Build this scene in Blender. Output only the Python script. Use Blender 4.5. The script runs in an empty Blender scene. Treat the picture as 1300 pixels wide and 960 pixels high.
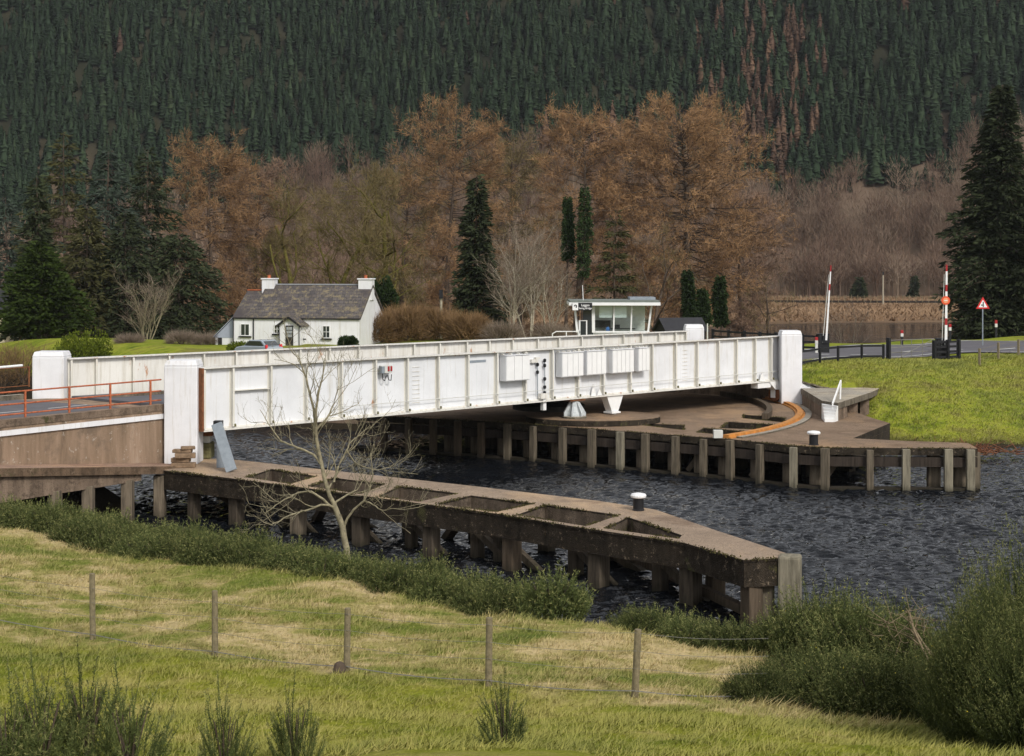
import bpy, bmesh, math, random
import numpy as np
from mathutils import Vector, Matrix, geometry

# ------------------------------------------------------------ camera, sky, sun, exposure
scene = bpy.context.scene
COL = scene.collection
R = math.radians
F, HC, CX, HY = 2000.0, 10.0, 650.0, 330.0      # focal length in photo pixels, eye height, principal column, horizon row

cam_data = bpy.data.cameras.new('camera')
cam = bpy.data.objects.new('camera', cam_data); COL.objects.link(cam)
cam.location = (0, 0, HC); cam.rotation_euler = (R(90), 0, 0)
cam_data.lens = 36 * F / 1300; cam_data.sensor_width = 36
cam_data.shift_y = -(480 - HY) / 1300
cam_data.clip_start = 0.2; cam_data.clip_end = 6000
scene.camera = cam

SUN_EL, SUN_AZ = 38.0, 150.0                      # azimuth clockwise from +Y: behind the camera, to its right
world = bpy.data.worlds.new('World'); scene.world = world; world.use_nodes = True
wn, wl = world.node_tree.nodes, world.node_tree.links
wn.clear()
sky = wn.new('ShaderNodeTexSky'); sky.sky_type = 'NISHITA'; sky.sun_disc = False
sky.sun_elevation = R(SUN_EL); sky.sun_rotation = R(SUN_AZ); sky.air_density = 1.0; sky.dust_density = 3.0; sky.ozone_density = 1.0
hs = wn.new('ShaderNodeHueSaturation'); hs.inputs['Saturation'].default_value = 0.22
mixn = wn.new('ShaderNodeMix'); mixn.data_type = 'RGBA'; mixn.inputs[0].default_value = 0.35
tc = wn.new('ShaderNodeTexCoord'); cl = wn.new('ShaderNodeTexNoise'); cl.inputs['Scale'].default_value = 2.2; cl.inputs['Detail'].default_value = 5
cr = wn.new('ShaderNodeValToRGB'); cr.color_ramp.elements[0].color = (4.0, 4.3, 4.9, 1); cr.color_ramp.elements[1].color = (15, 15.1, 15.6, 1)
cr.color_ramp.elements[0].position = 0.36; cr.color_ramp.elements[1].position = 0.66
bg = wn.new('ShaderNodeBackground'); bg.inputs['Strength'].default_value = 0.08
wo = wn.new('ShaderNodeOutputWorld')
wl.new(sky.outputs[0], hs.inputs['Color']); wl.new(tc.outputs['Generated'], cl.inputs['Vector']); wl.new(cl.outputs['Fac'], cr.inputs[0])
wl.new(hs.outputs[0], mixn.inputs[6]); wl.new(cr.outputs[0], mixn.inputs[7])
wl.new(mixn.outputs[2], bg.inputs['Color']); wl.new(bg.outputs[0], wo.inputs['Surface'])

sd = bpy.data.lights.new('sun', 'SUN'); sd.energy = 1.5; sd.angle = R(10); sd.color = (1.0, 0.955, 0.88)
sun = bpy.data.objects.new('sun', sd); COL.objects.link(sun)
sdir = Vector((math.sin(R(SUN_AZ)) * math.cos(R(SUN_EL)), math.cos(R(SUN_AZ)) * math.cos(R(SUN_EL)), math.sin(R(SUN_EL))))
sun.rotation_euler = sdir.to_track_quat('Z', 'Y').to_euler(); sun.location = (0, 0, 60)

scene.render.engine = 'CYCLES'
scene.view_settings.view_transform = 'Standard'; scene.view_settings.look = 'None'
scene.view_settings.gamma = 1; scene.view_settings.exposure = 0.60
scene.cycles.max_bounces = 5; scene.cycles.diffuse_bounces = 2; scene.cycles.glossy_bounces = 3; scene.cycles.transparent_max_bounces = 6

# ------------------------------------------------------------ helpers
random.seed(4)
def P(px, py, d): return Vector(((px - CX) / F * d, d, HC - (py - HY) / F * d))
def L(px, py, z):
    d = F * (HC - z) / (py - HY)
    return Vector(((px - CX) / F * d, d, z))
def toline(px, a, b):                              # where the sight line of a column crosses the plan line a-b
    k = (px - CX) / F
    t = (k * a[1] - a[0]) / ((b[0] - a[0]) - k * (b[1] - a[1]))
    return t

def origin(o):
    v = Vector((0, 0, 0))
    while o is not None: v += o.location; o = o.parent
    return v
def tag(o, label=None, cat=None, group=None, kind=None):
    if label: o['label'] = label
    if cat: o['category'] = cat
    if group: o['group'] = group
    if kind: o['kind'] = kind
    return o
def empty(name, loc, label, cat, group=None):
    o = bpy.data.objects.new(name, None); COL.objects.link(o); o.location = loc; o.empty_display_size = 0.3
    return tag(o, label, cat, group)

class MB:
    def __init__(s): s.v = []; s.f = []; s.m = []; s.cur = 0
    def add(s, vs, fs):
        n = len(s.v); s.v += [tuple(v) for v in vs]; s.f += [tuple(i + n for i in f) for f in fs]; s.m += [s.cur] * len(fs)
        return s
    def hexa(s, p):                                # 8 corners: 4 bottom ccw, 4 top ccw
        return s.add(p, [(3, 2, 1, 0), (4, 5, 6, 7), (0, 1, 5, 4), (1, 2, 6, 5), (2, 3, 7, 6), (3, 0, 4, 7)])
    def box(s, c, size, X=(1, 0), zr=None):        # c centre, X horizontal unit direction of size[0]
        ux = Vector((X[0], X[1], 0)).normalized(); uy = Vector((-ux.y, ux.x, 0)); c = Vector(c); a, b, h = size[0] / 2, size[1] / 2, size[2] / 2
        q = []
        for z in (-h, h):
            for i, j in ((-1, -1), (1, -1), (1, 1), (-1, 1)): q.append(c + ux * a * i + uy * b * j + Vector((0, 0, z)))
        return s.hexa(q)
    def bar(s, p0, p1, w, h, up=(0, 0, 1)):        # rectangular bar between two points
        p0, p1 = Vector(p0), Vector(p1); d = (p1 - p0).normalized(); u = Vector(up)
        sx = d.cross(u)
        if sx.length < 1e-4: sx = d.cross(Vector((0, 1, 0)))
        sx.normalize(); sy = sx.cross(d).normalized()
        q = []
        for p in (p0, p1):
            for i, j in ((-1, -1), (1, -1), (1, 1), (-1, 1)): q.append(p + sx * w / 2 * i + sy * h / 2 * j)
        return s.hexa(q)
    def tube(s, p0, p1, r0, r1=None, n=8, cap=True):
        r1 = r0 if r1 is None else r1
        p0, p1 = Vector(p0), Vector(p1); d = (p1 - p0).normalized()
        a = d.orthogonal().normalized(); b = d.cross(a); vs = []
        for p, r in ((p0, r0), (p1, r1)):
            for k in range(n):
                t = 2 * math.pi * k / n; vs.append(p + a * r * math.cos(t) + b * r * math.sin(t))
        fs = [(k, (k + 1) % n, n + (k + 1) % n, n + k) for k in range(n)]
        if cap: fs += [tuple(range(n - 1, -1, -1)), tuple(range(n, 2 * n))]
        return s.add(vs, fs)
    def lathe(s, c, prof, n=16):                   # prof: (r, z)
        c = Vector(c); vs = []
        for r, z in prof:
            for k in range(n):
                t = 2 * math.pi * k / n; vs.append(c + Vector((r * math.cos(t), r * math.sin(t), z)))
        fs = []
        for i in range(len(prof) - 1):
            for k in range(n): fs.append((i * n + k, i * n + (k + 1) % n, (i + 1) * n + (k + 1) % n, (i + 1) * n + k))
        fs += [tuple(range(n - 1, -1, -1)), tuple(range((len(prof) - 1) * n, len(prof) * n))]
        return s.add(vs, fs)
    def prism(s, poly, z0, z1, holes=()):          # plan polygon with holes, z may be callables
        f0 = z0 if callable(z0) else (lambda p: z0); f1 = z1 if callable(z1) else (lambda p: z1)
        loops = [[Vector((p[0], p[1], 0)) for p in poly]] + [[Vector((p[0], p[1], 0)) for p in h] for h in holes]
        tris = geometry.tessellate_polygon(loops)
        flat = [p for l in loops for p in l]; n = len(flat)
        vs = [(p.x, p.y, f0(p)) for p in flat] + [(p.x, p.y, f1(p)) for p in flat]
        fs = []
        for t in tris:
            a, b, c = (flat[i] for i in t)
            if (b - a).cross(c - a).z < 0: t = (t[0], t[2], t[1])
            fs.append((t[2], t[1], t[0])); fs.append(tuple(i + n for i in t))
        k = 0
        for l in loops:
            m = len(l)
            for i in range(m): fs.append((k + i, k + (i + 1) % m, n + k + (i + 1) % m, n + k + i))
            k += m
        return s.add(vs, fs)
    def plate(s, outline, nrm, th):                # extrude a planar 3D outline
        nrm = Vector(nrm).normalized() * th; o = [Vector(p) for p in outline]; n = len(o)
        fs = [tuple(range(n - 1, -1, -1)), tuple(range(n, 2 * n))] + [(i, (i + 1) % n, n + (i + 1) % n, n + i) for i in range(n)]
        return s.add(o + [p + nrm for p in o], fs)
    def build(s, name, mat, parent=None, bevel=0.0, smooth=False, loc=None, seg=1):
        me = bpy.data.meshes.new(name)
        if parent is not None: org = origin(parent); lo = Vector((0, 0, 0))
        else:
            if loc is None:
                a = np.array(s.v); loc = (a[:, 0].mean(), a[:, 1].mean(), a[:, 2].min())
            org = Vector(loc); lo = org
        me.from_pydata([(x - org.x, y - org.y, z - org.z) for x, y, z in s.v], [], s.f)
        bm = bmesh.new(); bm.from_mesh(me); bmesh.ops.recalc_face_normals(bm, faces=bm.faces); bm.to_mesh(me); bm.free()
        ms = mat if isinstance(mat, (list, tuple)) else [mat]
        for m in ms: me.materials.append(m)
        me.polygons.foreach_set('material_index', s.m)
        if smooth: me.polygons.foreach_set('use_smooth', [True] * len(me.polygons))
        o = bpy.data.objects.new(name, me); COL.objects.link(o); o.location = lo
        if parent is not None: o.parent = parent
        if bevel:
            b = o.modifiers.new('bevel', 'BEVEL'); b.width = bevel; b.segments = seg; b.limit_method = 'ANGLE'; b.angle_limit = R(35)
        return o

def npmesh(name, V, T, mats, parent=None, loc=None, mi=None, smooth=False):
    me = bpy.data.meshes.new(name); V = np.asarray(V, dtype=np.float32); T = np.asarray(T, dtype=np.int32)
    org = origin(parent) if parent is not None else Vector(loc or (0, 0, 0))
    V = V - np.array(org, dtype=np.float32)
    me.vertices.add(len(V)); me.vertices.foreach_set('co', V.ravel())
    k = T.shape[1]; me.loops.add(T.size); me.loops.foreach_set('vertex_index', T.ravel())
    me.polygons.add(len(T)); me.polygons.foreach_set('loop_start', np.arange(0, T.size, k, dtype=np.int32))
    for m in (mats if isinstance(mats, (list, tuple)) else [mats]): me.materials.append(m)
    if mi is not None: me.polygons.foreach_set('material_index', np.asarray(mi, dtype=np.int32))
    if smooth: me.polygons.foreach_set('use_smooth', np.ones(len(T), dtype=bool))
    me.update(calc_edges=True); me.validate()
    o = bpy.data.objects.new(name, me); COL.objects.link(o)
    if parent is not None: o.parent = parent
    else: o.location = org
    return o
def copy_tree(o, parent=None):
    c = o.copy(); COL.objects.link(c); c.parent = parent
    for ch in [q for q in bpy.data.objects if q.parent == o]: copy_tree(ch, c)
    return c

# ------------------------------------------------------------ materials
def ramp(nt, stops):
    r = nt.nodes.new('ShaderNodeValToRGB'); e = r.color_ramp.elements
    while len(e) < len(stops): e.new(0.5)
    for i, (p, c) in enumerate(stops): e[i].position = p; e[i].color = (*c, 1)
    return r
class Mat:
    def __init__(s, name, rough=0.8, spec=0.3, metal=0.0):
        s.m = bpy.data.materials.new(name); s.m.use_nodes = True; s.nt = s.m.node_tree; s.b = s.nt.nodes['Principled BSDF']
        s.b.inputs['Roughness'].default_value = rough; s.b.inputs['Specular IOR Level'].default_value = spec; s.b.inputs['Metallic'].default_value = metal
        s.geo = s.nt.nodes.new('ShaderNodeNewGeometry')
    def node(s, t, **k):
        n = s.nt.nodes.new(t)
        for a, b in k.items(): setattr(n, a, b)
        return n
    def link(s, a, b): s.nt.links.new(a, b)
    def pos(s, scale=(1, 1, 1), rot=(0, 0, 0)):
        mp = s.node('ShaderNodeMapping'); mp.inputs['Scale'].default_value = scale; mp.inputs['Rotation'].default_value = rot
        s.link(s.geo.outputs['Position'], mp.inputs['Vector']); return mp.outputs[0]
    def noise(s, scale, detail=4, rough=0.55, vscale=(1, 1, 1), rot=(0, 0, 0), dist=0):
        n = s.node('ShaderNodeTexNoise'); n.inputs['Scale'].default_value = scale; n.inputs['Detail'].default_value = detail
        n.inputs['Roughness'].default_value = rough; n.inputs['Distortion'].default_value = dist
        s.link(s.pos(vscale, rot), n.inputs['Vector']); return n.outputs['Fac']
    def ramp(s, fac, stops):
        r = ramp(s.nt, stops); s.link(fac, r.inputs[0]); return r.outputs[0]
    def mask(s, fac, a, b):
        r = s.node('ShaderNodeMapRange'); r.inputs[1].default_value = a; r.inputs[2].default_value = b; s.link(fac, r.inputs[0]); return r.outputs[0]
    def mix(s, fac, a, b, mode='MIX'):
        n = s.node('ShaderNodeMix', data_type='RGBA', blend_type=mode)
        for i, v in ((0, fac), (6, a), (7, b)):
            if isinstance(v, (int, float)): n.inputs[i].default_value = v
            elif isinstance(v, tuple): n.inputs[i].default_value = (*v, 1)
            else: s.link(v, n.inputs[i])
        return n.outputs[2]
    def math(s, op, a, b=None):
        n = s.node('ShaderNodeMath', operation=op)
        for i, v in ((0, a), (1, b)):
            if v is None: continue
            if isinstance(v, (int, float)): n.inputs[i].default_value = v
            else: s.link(v, n.inputs[i])
        return n.outputs[0]
    def color(s, c):
        if isinstance(c, tuple): s.b.inputs['Base Color'].default_value = (*c, 1)
        else: s.link(c, s.b.inputs['Base Color'])
        return s
    def bump(s, h, strength=0.5, dist=0.02):
        n = s.node('ShaderNodeBump'); n.inputs['Strength'].default_value = strength; n.inputs['Distance'].default_value = dist
        s.link(h, n.inputs['Height']); s.link(n.outputs[0], s.b.inputs['Normal']); return s

def simple(name, c, rough=0.7, var=0.25, scale=3.0, spec=0.3, metal=0.0, bump=0.0):
    m = Mat(name, rough, spec, metal); n = m.noise(scale, 5)
    m.color(m.ramp(n, [(0.25, tuple(x * (1 - var) for x in c)), (0.75, tuple(min(1, x * (1 + var)) for x in c))]))
    if bump: m.bump(m.noise(scale * 6, 4), bump, 0.02)
    return m.m
M = {}
def white_paint(name, base, rustiness, dirt):
    m = Mat(name, 0.45, 0.4)
    big = m.noise(0.6, 6, 0.65); col = m.ramp(big, [(0.3, tuple(x * 0.86 for x in base)), (0.62, base)])
    streak = m.noise(5.0, 5, 0.7, (1, 1, 0.07)); col = m.mix(m.mask(streak, 0.55 - dirt, 0.95 - dirt), col, (0.42, 0.37, 0.27))
    rust = m.noise(2.3, 8, 0.72, (1, 1, 0.28)); col = m.mix(m.mask(rust, 0.70 - rustiness, 0.76 - rustiness), col, (0.42, 0.17, 0.05))
    m.color(col); m.bump(m.noise(14, 4), 0.15, 0.01); return m.m
M['girder'] = white_paint('girder_white_paint', (0.78, 0.79, 0.81), 0.03, 0.0)
M['flange'] = white_paint('flange_cream_paint', (0.76, 0.74, 0.69), 0.10, 0.08)
M['stiff'] = white_paint('stiffener_cream_paint', (0.75, 0.73, 0.66), 0.06, 0.06)
M['farface'] = white_paint('weathered_inner_paint', (0.77, 0.75, 0.70), 0.09, 0.08)
M['render'] = white_paint('white_masonry_paint', (0.80, 0.80, 0.82), -0.02, 0.03)
M['white'] = simple('white_paint', (0.8, 0.8, 0.79), 0.4, 0.04)
M['offwhite'] = simple('grey_white_paint', (0.6, 0.6, 0.56), 0.5, 0.12)

def concrete(name, top, side, moss=0.5):
    m = Mat(name, 0.92, 0.15)
    n1 = m.noise(0.9, 7, 0.65); n2 = m.noise(7, 6, 0.7); n3 = m.noise(2.2, 5, 0.7, (1, 1, 0.12)); n4 = m.noise(30, 3)
    ct = m.ramp(n1, [(0.25, tuple(x * 0.62 for x in top)), (0.5, top), (0.78, tuple(min(1, x * 1.22) for x in top))])
    ct = m.mix(m.mask(n2, 0.56, 0.68), ct, tuple(x * 0.5 for x in top)); ct = m.mix(m.mask(m.noise(16, 5, 0.85), 0.50, 0.60), ct, tuple(x * 0.6 for x in top))
    ct = m.mix(m.math('MULTIPLY', m.mask(m.noise(0.35, 6, 0.7, (1, .5, 1), (0, 0, R(40))), 0.50, 0.66), 0.75), ct, (top[0] * 1.45, top[1] * 1.35, top[2] * 1.15))
    ct = m.mix(m.math('MULTIPLY', m.mask(m.noise(0.5, 5, 0.7, (.6, 1, 1)), 0.54, 0.64), 0.65), ct, (top[0] * .50, top[1] * .45, top[2] * .42))
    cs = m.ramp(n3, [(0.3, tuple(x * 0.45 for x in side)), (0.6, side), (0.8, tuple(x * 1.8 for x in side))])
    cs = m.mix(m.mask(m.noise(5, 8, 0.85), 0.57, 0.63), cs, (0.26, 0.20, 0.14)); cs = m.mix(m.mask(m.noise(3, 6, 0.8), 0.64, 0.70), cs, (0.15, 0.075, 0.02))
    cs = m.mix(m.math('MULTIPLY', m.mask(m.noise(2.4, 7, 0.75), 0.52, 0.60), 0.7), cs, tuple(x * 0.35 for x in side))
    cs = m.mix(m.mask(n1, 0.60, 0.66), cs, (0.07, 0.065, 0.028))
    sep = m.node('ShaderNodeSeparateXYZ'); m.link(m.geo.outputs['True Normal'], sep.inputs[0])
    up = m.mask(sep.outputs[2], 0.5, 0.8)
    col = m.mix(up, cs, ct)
    col = m.mix(m.math('MULTIPLY', m.mask(m.noise(1.7, 7, 0.7), 0.64, 0.72), 0.6 * moss), col, (0.085, 0.07, 0.03))
    col = m.mix(m.mask(n4, 0.42, 0.30), col, tuple(x * .3 for x in side))
    m.color(col); m.bump(m.math('ADD', n2, n4), 0.7, 0.05); return m.m
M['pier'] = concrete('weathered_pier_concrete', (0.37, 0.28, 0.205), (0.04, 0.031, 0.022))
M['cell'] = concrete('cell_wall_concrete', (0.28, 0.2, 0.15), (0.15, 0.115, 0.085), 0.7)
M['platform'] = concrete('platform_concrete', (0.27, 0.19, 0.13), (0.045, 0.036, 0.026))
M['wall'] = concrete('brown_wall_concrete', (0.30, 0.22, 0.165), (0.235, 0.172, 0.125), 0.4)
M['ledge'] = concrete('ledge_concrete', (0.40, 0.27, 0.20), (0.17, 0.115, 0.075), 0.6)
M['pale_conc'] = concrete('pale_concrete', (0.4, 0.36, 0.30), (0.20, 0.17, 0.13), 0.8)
m = Mat('brown_board_marked_concrete', 0.9, 0.15)
n = m.noise(1.6, 6, 0.7, (1, 1, 0.1)); c = m.ramp(n, [(0.30, (0.085, 0.065, 0.05)), (0.42, (0.22, 0.155, 0.105)), (0.60, (0.31, 0.22, 0.155)), (0.74, (0.40, 0.32, 0.25))])
c = m.mix(m.mask(m.noise(4, 7, 0.75), 0.60, 0.66), c, (0.42, 0.37, 0.31)); c = m.mix(m.mask(m.noise(.9, 6, .7), .54, .66), c, (.17, .125, .09)); m.color(c); m.bump(m.noise(9, 6), 0.4, 0.03); M['facewall'] = m.m
def timber(name, c, dark=0.4):
    m = Mat(name, 0.9, 0.15); n = m.noise(9, 6, 0.7, (1, 1, 0.09)); col = m.ramp(n, [(0.3, tuple(x * dark for x in c)), (0.55, c), (0.8, tuple(x * 1.5 for x in c))])
    sep = m.node('ShaderNodeSeparateXYZ'); m.link(m.geo.outputs['Position'], sep.inputs[0])
    wet = m.node('ShaderNodeMapRange'); wet.inputs[1].default_value = 0.55; wet.inputs[2].default_value = 0.05
    m.link(m.math('ADD', sep.outputs[2], m.math('MULTIPLY', m.noise(3, 4), 0.5)), wet.inputs[0])
    col = m.mix(wet.outputs[0], col, (0.022, 0.022, 0.012)); m.color(col); m.bump(n, 0.5, 0.02); return m.m
M['pile_grey'] = timber('grey_timber_pile', (0.145, 0.12, 0.087), .3)
M['pile_pale'] = timber('pale_timber_post', (0.235, 0.21, 0.155), .4)
M['pile_brown'] = timber('brown_pile', (0.10, 0.075, 0.052))
M['pile_conc'] = timber('stained_concrete_pile', (0.18, 0.145, 0.105), 0.3)
M['pile_dark'] = timber('dirty_concrete_pile', (0.085, 0.068, 0.05), 0.3)
M['wale'] = timber('dark_timber_waling', (0.045, 0.035, 0.028))
M['post'] = simple('fence_post_wood', (0.20, 0.165, 0.10), 0.9, 0.35, 14, bump=0.5)
M['black'] = simple('black_paint', (0.012, 0.012, 0.014), 0.5, 0.3, 5)
M['darkwood'] = simple('black_stained_timber', (0.018, 0.017, 0.017), 0.7, 0.3, 5)
M['bollard_white'] = simple('bollard_white_paint', (0.8, 0.8, 0.8), 0.4, 0.04)
M['orange_rail'] = simple('orange_primer_paint', (0.40, 0.115, 0.05), 0.6, 0.45, 9)
M['orange_track'] = simple('rusty_orange_track', (0.47, 0.20, 0.045), 0.7, 0.4, 3, bump=0.3)
M['rust'] = simple('brown_rust', (0.20, 0.08, 0.035), 0.85, 0.4, 6)
M['steel'] = simple('blue_grey_steel', (0.25, 0.285, 0.32), 0.5, 0.18, 5, 0.4)
M['silver'] = simple('pale_grey_cast_iron', (0.50, 0.53, 0.54), 0.5, 0.2, 7)
M['red'] = simple('red_paint', (0.34, 0.022, 0.025), 0.4, 0.1)
M['signred'] = simple('sign_red', (0.62, 0.03, 0.03), 0.4, 0.05)
M['sunset'] = simple('orange_red_disc', (0.75, 0.10, 0.035), 0.4, 0.05)
M['slate'] = None
m = Mat('slate_roof', 0.85, 0.2)
br = m.node('ShaderNodeTexBrick'); br.inputs['Scale'].default_value = 1.0; br.inputs['Brick Width'].default_value = 0.35; br.inputs['Row Height'].default_value = 0.22
br.inputs['Mortar Size'].default_value = 0.012; br.inputs['Color1'].default_value = (0.075, 0.068, 0.07, 1); br.inputs['Color2'].default_value = (0.12, 0.105, 0.10, 1); br.inputs['Mortar'].default_value = (0.03, 0.03, 0.03, 1)
sp = m.node('ShaderNodeSeparateXYZ'); m.link(m.geo.outputs['Position'], sp.inputs[0]); cb = m.node('ShaderNodeCombineXYZ'); m.link(sp.outputs[0], cb.inputs[0]); m.link(sp.outputs[2], cb.inputs[1])
m.link(cb.outputs[0], br.inputs['Vector'])
c = m.mix(m.mask(m.noise(2.4, 8, 0.8), 0.50, 0.60), br.outputs[0], (0.22, 0.18, 0.11)); c = m.mix(m.mask(m.noise(0.7, 5), 0.5, 0.7), c, (0.065, 0.055, 0.055))
m.color(c); M['slate'] = m.m
M['felt'] = simple('black_roof_felt', (0.03, 0.03, 0.034), 0.8, 0.2)
M['grey_clad'] = simple('grey_blue_cladding', (0.33, 0.36, 0.43), 0.6, 0.08, 2)
M['terracotta'] = simple('terracotta', (0.42, 0.12, 0.05), 0.7, 0.2)
m = Mat('window_glass', 0.06, 0.5); m.color((0.03, 0.035, 0.035)); m.b.inputs['Coat Weight'].default_value = 0.5; M['glass'] = m.m
m = Mat('clear_glass', 0.03, 0.5); tb_ = m.node('ShaderNodeBsdfTransparent'); tb_.inputs[0].default_value = (.95, .98, .97, 1); gb_ = m.node('ShaderNodeBsdfGlossy'); gb_.inputs['Roughness'].default_value = .03
mx_ = m.node('ShaderNodeMixShader'); mx_.inputs[0].default_value = .07; m.link(tb_.outputs[0], mx_.inputs[1]); m.link(gb_.outputs[0], mx_.inputs[2]); m.link(mx_.outputs[0], m.nt.nodes['Material Output'].inputs['Surface']); M['clear'] = m.m
M['blind'] = simple('pale_roller_blind', (0.78, 0.84, 0.82), 0.7, 0.03)
M['blue'] = simple('blue_cloth', (0.05, 0.18, 0.5), 0.7, 0.1)
M['carpaint'] = simple('silver_car_paint', (0.40, 0.45, 0.50), 0.25, 0.05, 2, 0.6, 0.4)
M['rubber'] = simple('rubber', (0.02, 0.02, 0.02), 0.8, 0.1)
M['asphalt'] = simple('asphalt', (0.115, 0.11, 0.12), 0.9, 0.14, 1.2, bump=0.3)
M['roadpaint'] = simple('road_marking_white', (0.6, 0.6, 0.58), 0.7, 0.15)
M['wire'] = simple('galvanised_wire', (0.20, 0.19, 0.17), 0.6, 0.2)
M['timberstack'] = simple('old_timber_blocks', (0.22, 0.15, 0.095), 0.9, 0.45, 7, bump=0.6)
M['mossy'] = simple('mossy_stone', (0.13, 0.12, 0.055), 0.95, 0.5, 9, bump=0.6)
M['deckmetal'] = simple('bridge_underside_steel', (0.05, 0.045, 0.04), 0.8, 0.3)

# water
m = Mat('loch_water', 0.04, 0.5); m.color((0.006, 0.007, 0.009)); m.b.inputs['IOR'].default_value = 1.33
w1 = m.noise(1.55, 3, 0.5, (0.6, 1.0, 1), (0, 0, R(-14)), 0.8); w2 = m.noise(4.3, 3, 0.55, (0.7, 1, 1), (0, 0, R(12)), 0.5); w3 = m.noise(0.25, 2)
h = m.math('ADD', m.math('MULTIPLY', w1, 1.0), m.math('MULTIPLY', w2, 0.30)); h = m.math('MULTIPLY', h, m.mask(w3, 0.15, 0.65))
m.bump(h, 1.0, 0.16); M['water'] = m.m

# vegetation ground: one world-space mottling shared by turf and blades
def turf(name, blade=False):
    m = Mat(name, 0.95, 0.1)
    a = m.noise(0.35, 5, 0.62, (0.45, 1, 1), (0, 0, R(6)), 0.4); b = m.noise(1.6, 5, 0.65, (0.6, 1, 1)); c2 = m.noise(9, 4, 0.7)
    mixf = m.math('ADD', m.math('MULTIPLY', a, 0.62), m.math('MULTIPLY', b, 0.38))
    near = m.ramp(mixf, [(0.38, (0.10, 0.14, 0.018)), (0.46, (0.20, 0.225, 0.04)), (0.51, (0.36, 0.31, 0.11)), (0.57, (0.60, 0.47, 0.25)), (0.66, (0.27, 0.25, 0.06))])
    front = m.ramp(mixf, [(0.38, (0.14, 0.175, 0.016)), (0.50, (0.25, 0.26, 0.028)), (0.64, (0.42, 0.35, 0.12))])
    far = m.ramp(mixf, [(0.36, (0.09, 0.125, 0.014)), (0.45, (0.20, 0.25, 0.020)), (0.52, (0.32, 0.34, 0.04)), (0.58, (0.20, 0.205, 0.035)), (0.68, (0.30, 0.25, 0.08))])
    reed = m.ramp(m.noise(0.07, 6, 0.7, (0.35, 1, 1)), [(0.3, (0.12, 0.075, 0.045)), (0.5, (0.21, 0.135, 0.08)), (0.7, (0.28, 0.19, 0.115))])
    hill = m.ramp(m.noise(0.02, 6, 0.7), [(0.3, (0.09, 0.07, 0.045)), (0.6, (0.20, 0.14, 0.10))]); hdark = m.ramp(m.noise(0.05, 5), [(0.3, (0.018, 0.022, 0.013)), (0.6, (0.045, 0.042, 0.024))])
    sep = m.node('ShaderNodeSeparateXYZ'); m.link(m.geo.outputs['Position'], sep.inputs[0])
    x, y, z = sep.outputs
    wob = m.math('MULTIPLY', m.noise(0.3, 4), 3.0)
    # the fence line divides rough pasture from the mown strip in front
    fl = m.math('ADD', m.math('ADD', y, m.math('MULTIPLY', x, 0.62)), wob)
    col = m.mix(m.mask(fl, 27.0, 26.0), near, front)
    col = m.mix(m.mask(m.math('ADD', y, wob), 60, 63), col, far)
    yb = m.math('SUBTRACT', m.math('ADD', y, m.math('MULTIPLY', wob, .4)), m.math('MULTIPLY', m.math('MAXIMUM', m.math('SUBTRACT', x, 19.0), 0.0), 0.6)); yb = m.math('ADD', yb, m.math('MULTIPLY', m.mask(x, 10, 19), 9.0))
    col = m.mix(m.mask(yb, 128, 133), col, reed)
    col = m.mix(m.mask(m.math('ADD', y, wob), 400, 430), col, hill)
    col = m.mix(m.mask(m.math('ADD', y, wob), 470, 500), col, hdark)
    low = m.math('MAXIMUM', m.mask(y, 66, 60), m.mask(x, 12, 8)); z2 = m.math('SUBTRACT', z, m.math('MULTIPLY', low, m.math('MULTIPLY', m.mask(y, 44, 50), 1.3)))
    mud = m.mask(m.math('ADD', z2, m.math('MULTIPLY', b, 0.9)), 1.05, 0.55)
    isreed = m.mask(yb, 128, 129)
    col = m.mix(m.math('MULTIPLY', mud, m.math('SUBTRACT', 1.0, isreed)), col, (0.035, 0.028, 0.018))
    col = m.mix(m.mask(c2, 0.2, 0.8), m.mix(0.32, col, (0.0, 0.0, 0.0)), col)
    if blade: col = m.mix(0.22, col, (0.6, 0.52, 0.25))
    m.color(col)
    if not blade: m.bump(m.math('ADD', c2, m.math('MULTIPLY', b, 2.0)), 0.8, 0.08)
    return m.m
M['turf'] = turf('mottled_turf'); M['blades'] = turf('grass_blades', True)

def foliage(name, dark, light, scale=0.9, rand=0.25, trans=0.0):
    m = Mat(name, 0.85, 0.12); n = m.noise(scale, 4, 0.7); n2 = m.noise(scale * 9, 3, 0.6)
    f = m.math('ADD', m.math('MULTIPLY', n, 0.6), m.math('MULTIPLY', n2, 0.4))
    c = m.ramp(f, [(0.34, dark), (0.52, tuple((a + b) / 2 for a, b in zip(dark, light))), (0.68, light)])
    oi = m.node('ShaderNodeObjectInfo'); hsv = m.node('ShaderNodeHueSaturation'); m.link(c, hsv.inputs['Color'])
    v = m.node('ShaderNodeMapRange'); v.inputs[3].default_value = 1 - rand; v.inputs[4].default_value = 1 + rand; m.link(oi.outputs['Random'], v.inputs[0]); m.link(v.outputs[0], hsv.inputs['Value'])
    m.color(hsv.outputs[0]); return m.m
M['spruce'] = foliage('spruce_needles', (0.017, 0.023, 0.011), (0.045, 0.056, 0.024), 0.5)
M['blue_spruce'] = foliage('bluish_needles', (0.022, 0.032, 0.024), (0.07, 0.092, 0.066), 0.4)
M['olive_spruce'] = foliage('olive_needles', (0.030, 0.034, 0.012), (0.095, 0.088, 0.033), 0.4)
M['cypress'] = foliage('bright_green_needles', (0.020, 0.034, 0.006), (0.055, 0.085, 0.014), 0.5)
M['ivy'] = foliage('ivy_leaves', (0.015, 0.028, 0.009), (0.04, 0.066, 0.02), 1.2)
M['larch'] = foliage('larch_twigs', (0.13, 0.072, 0.035), (0.44, 0.265, 0.13), 0.22, 0.08)
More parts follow.
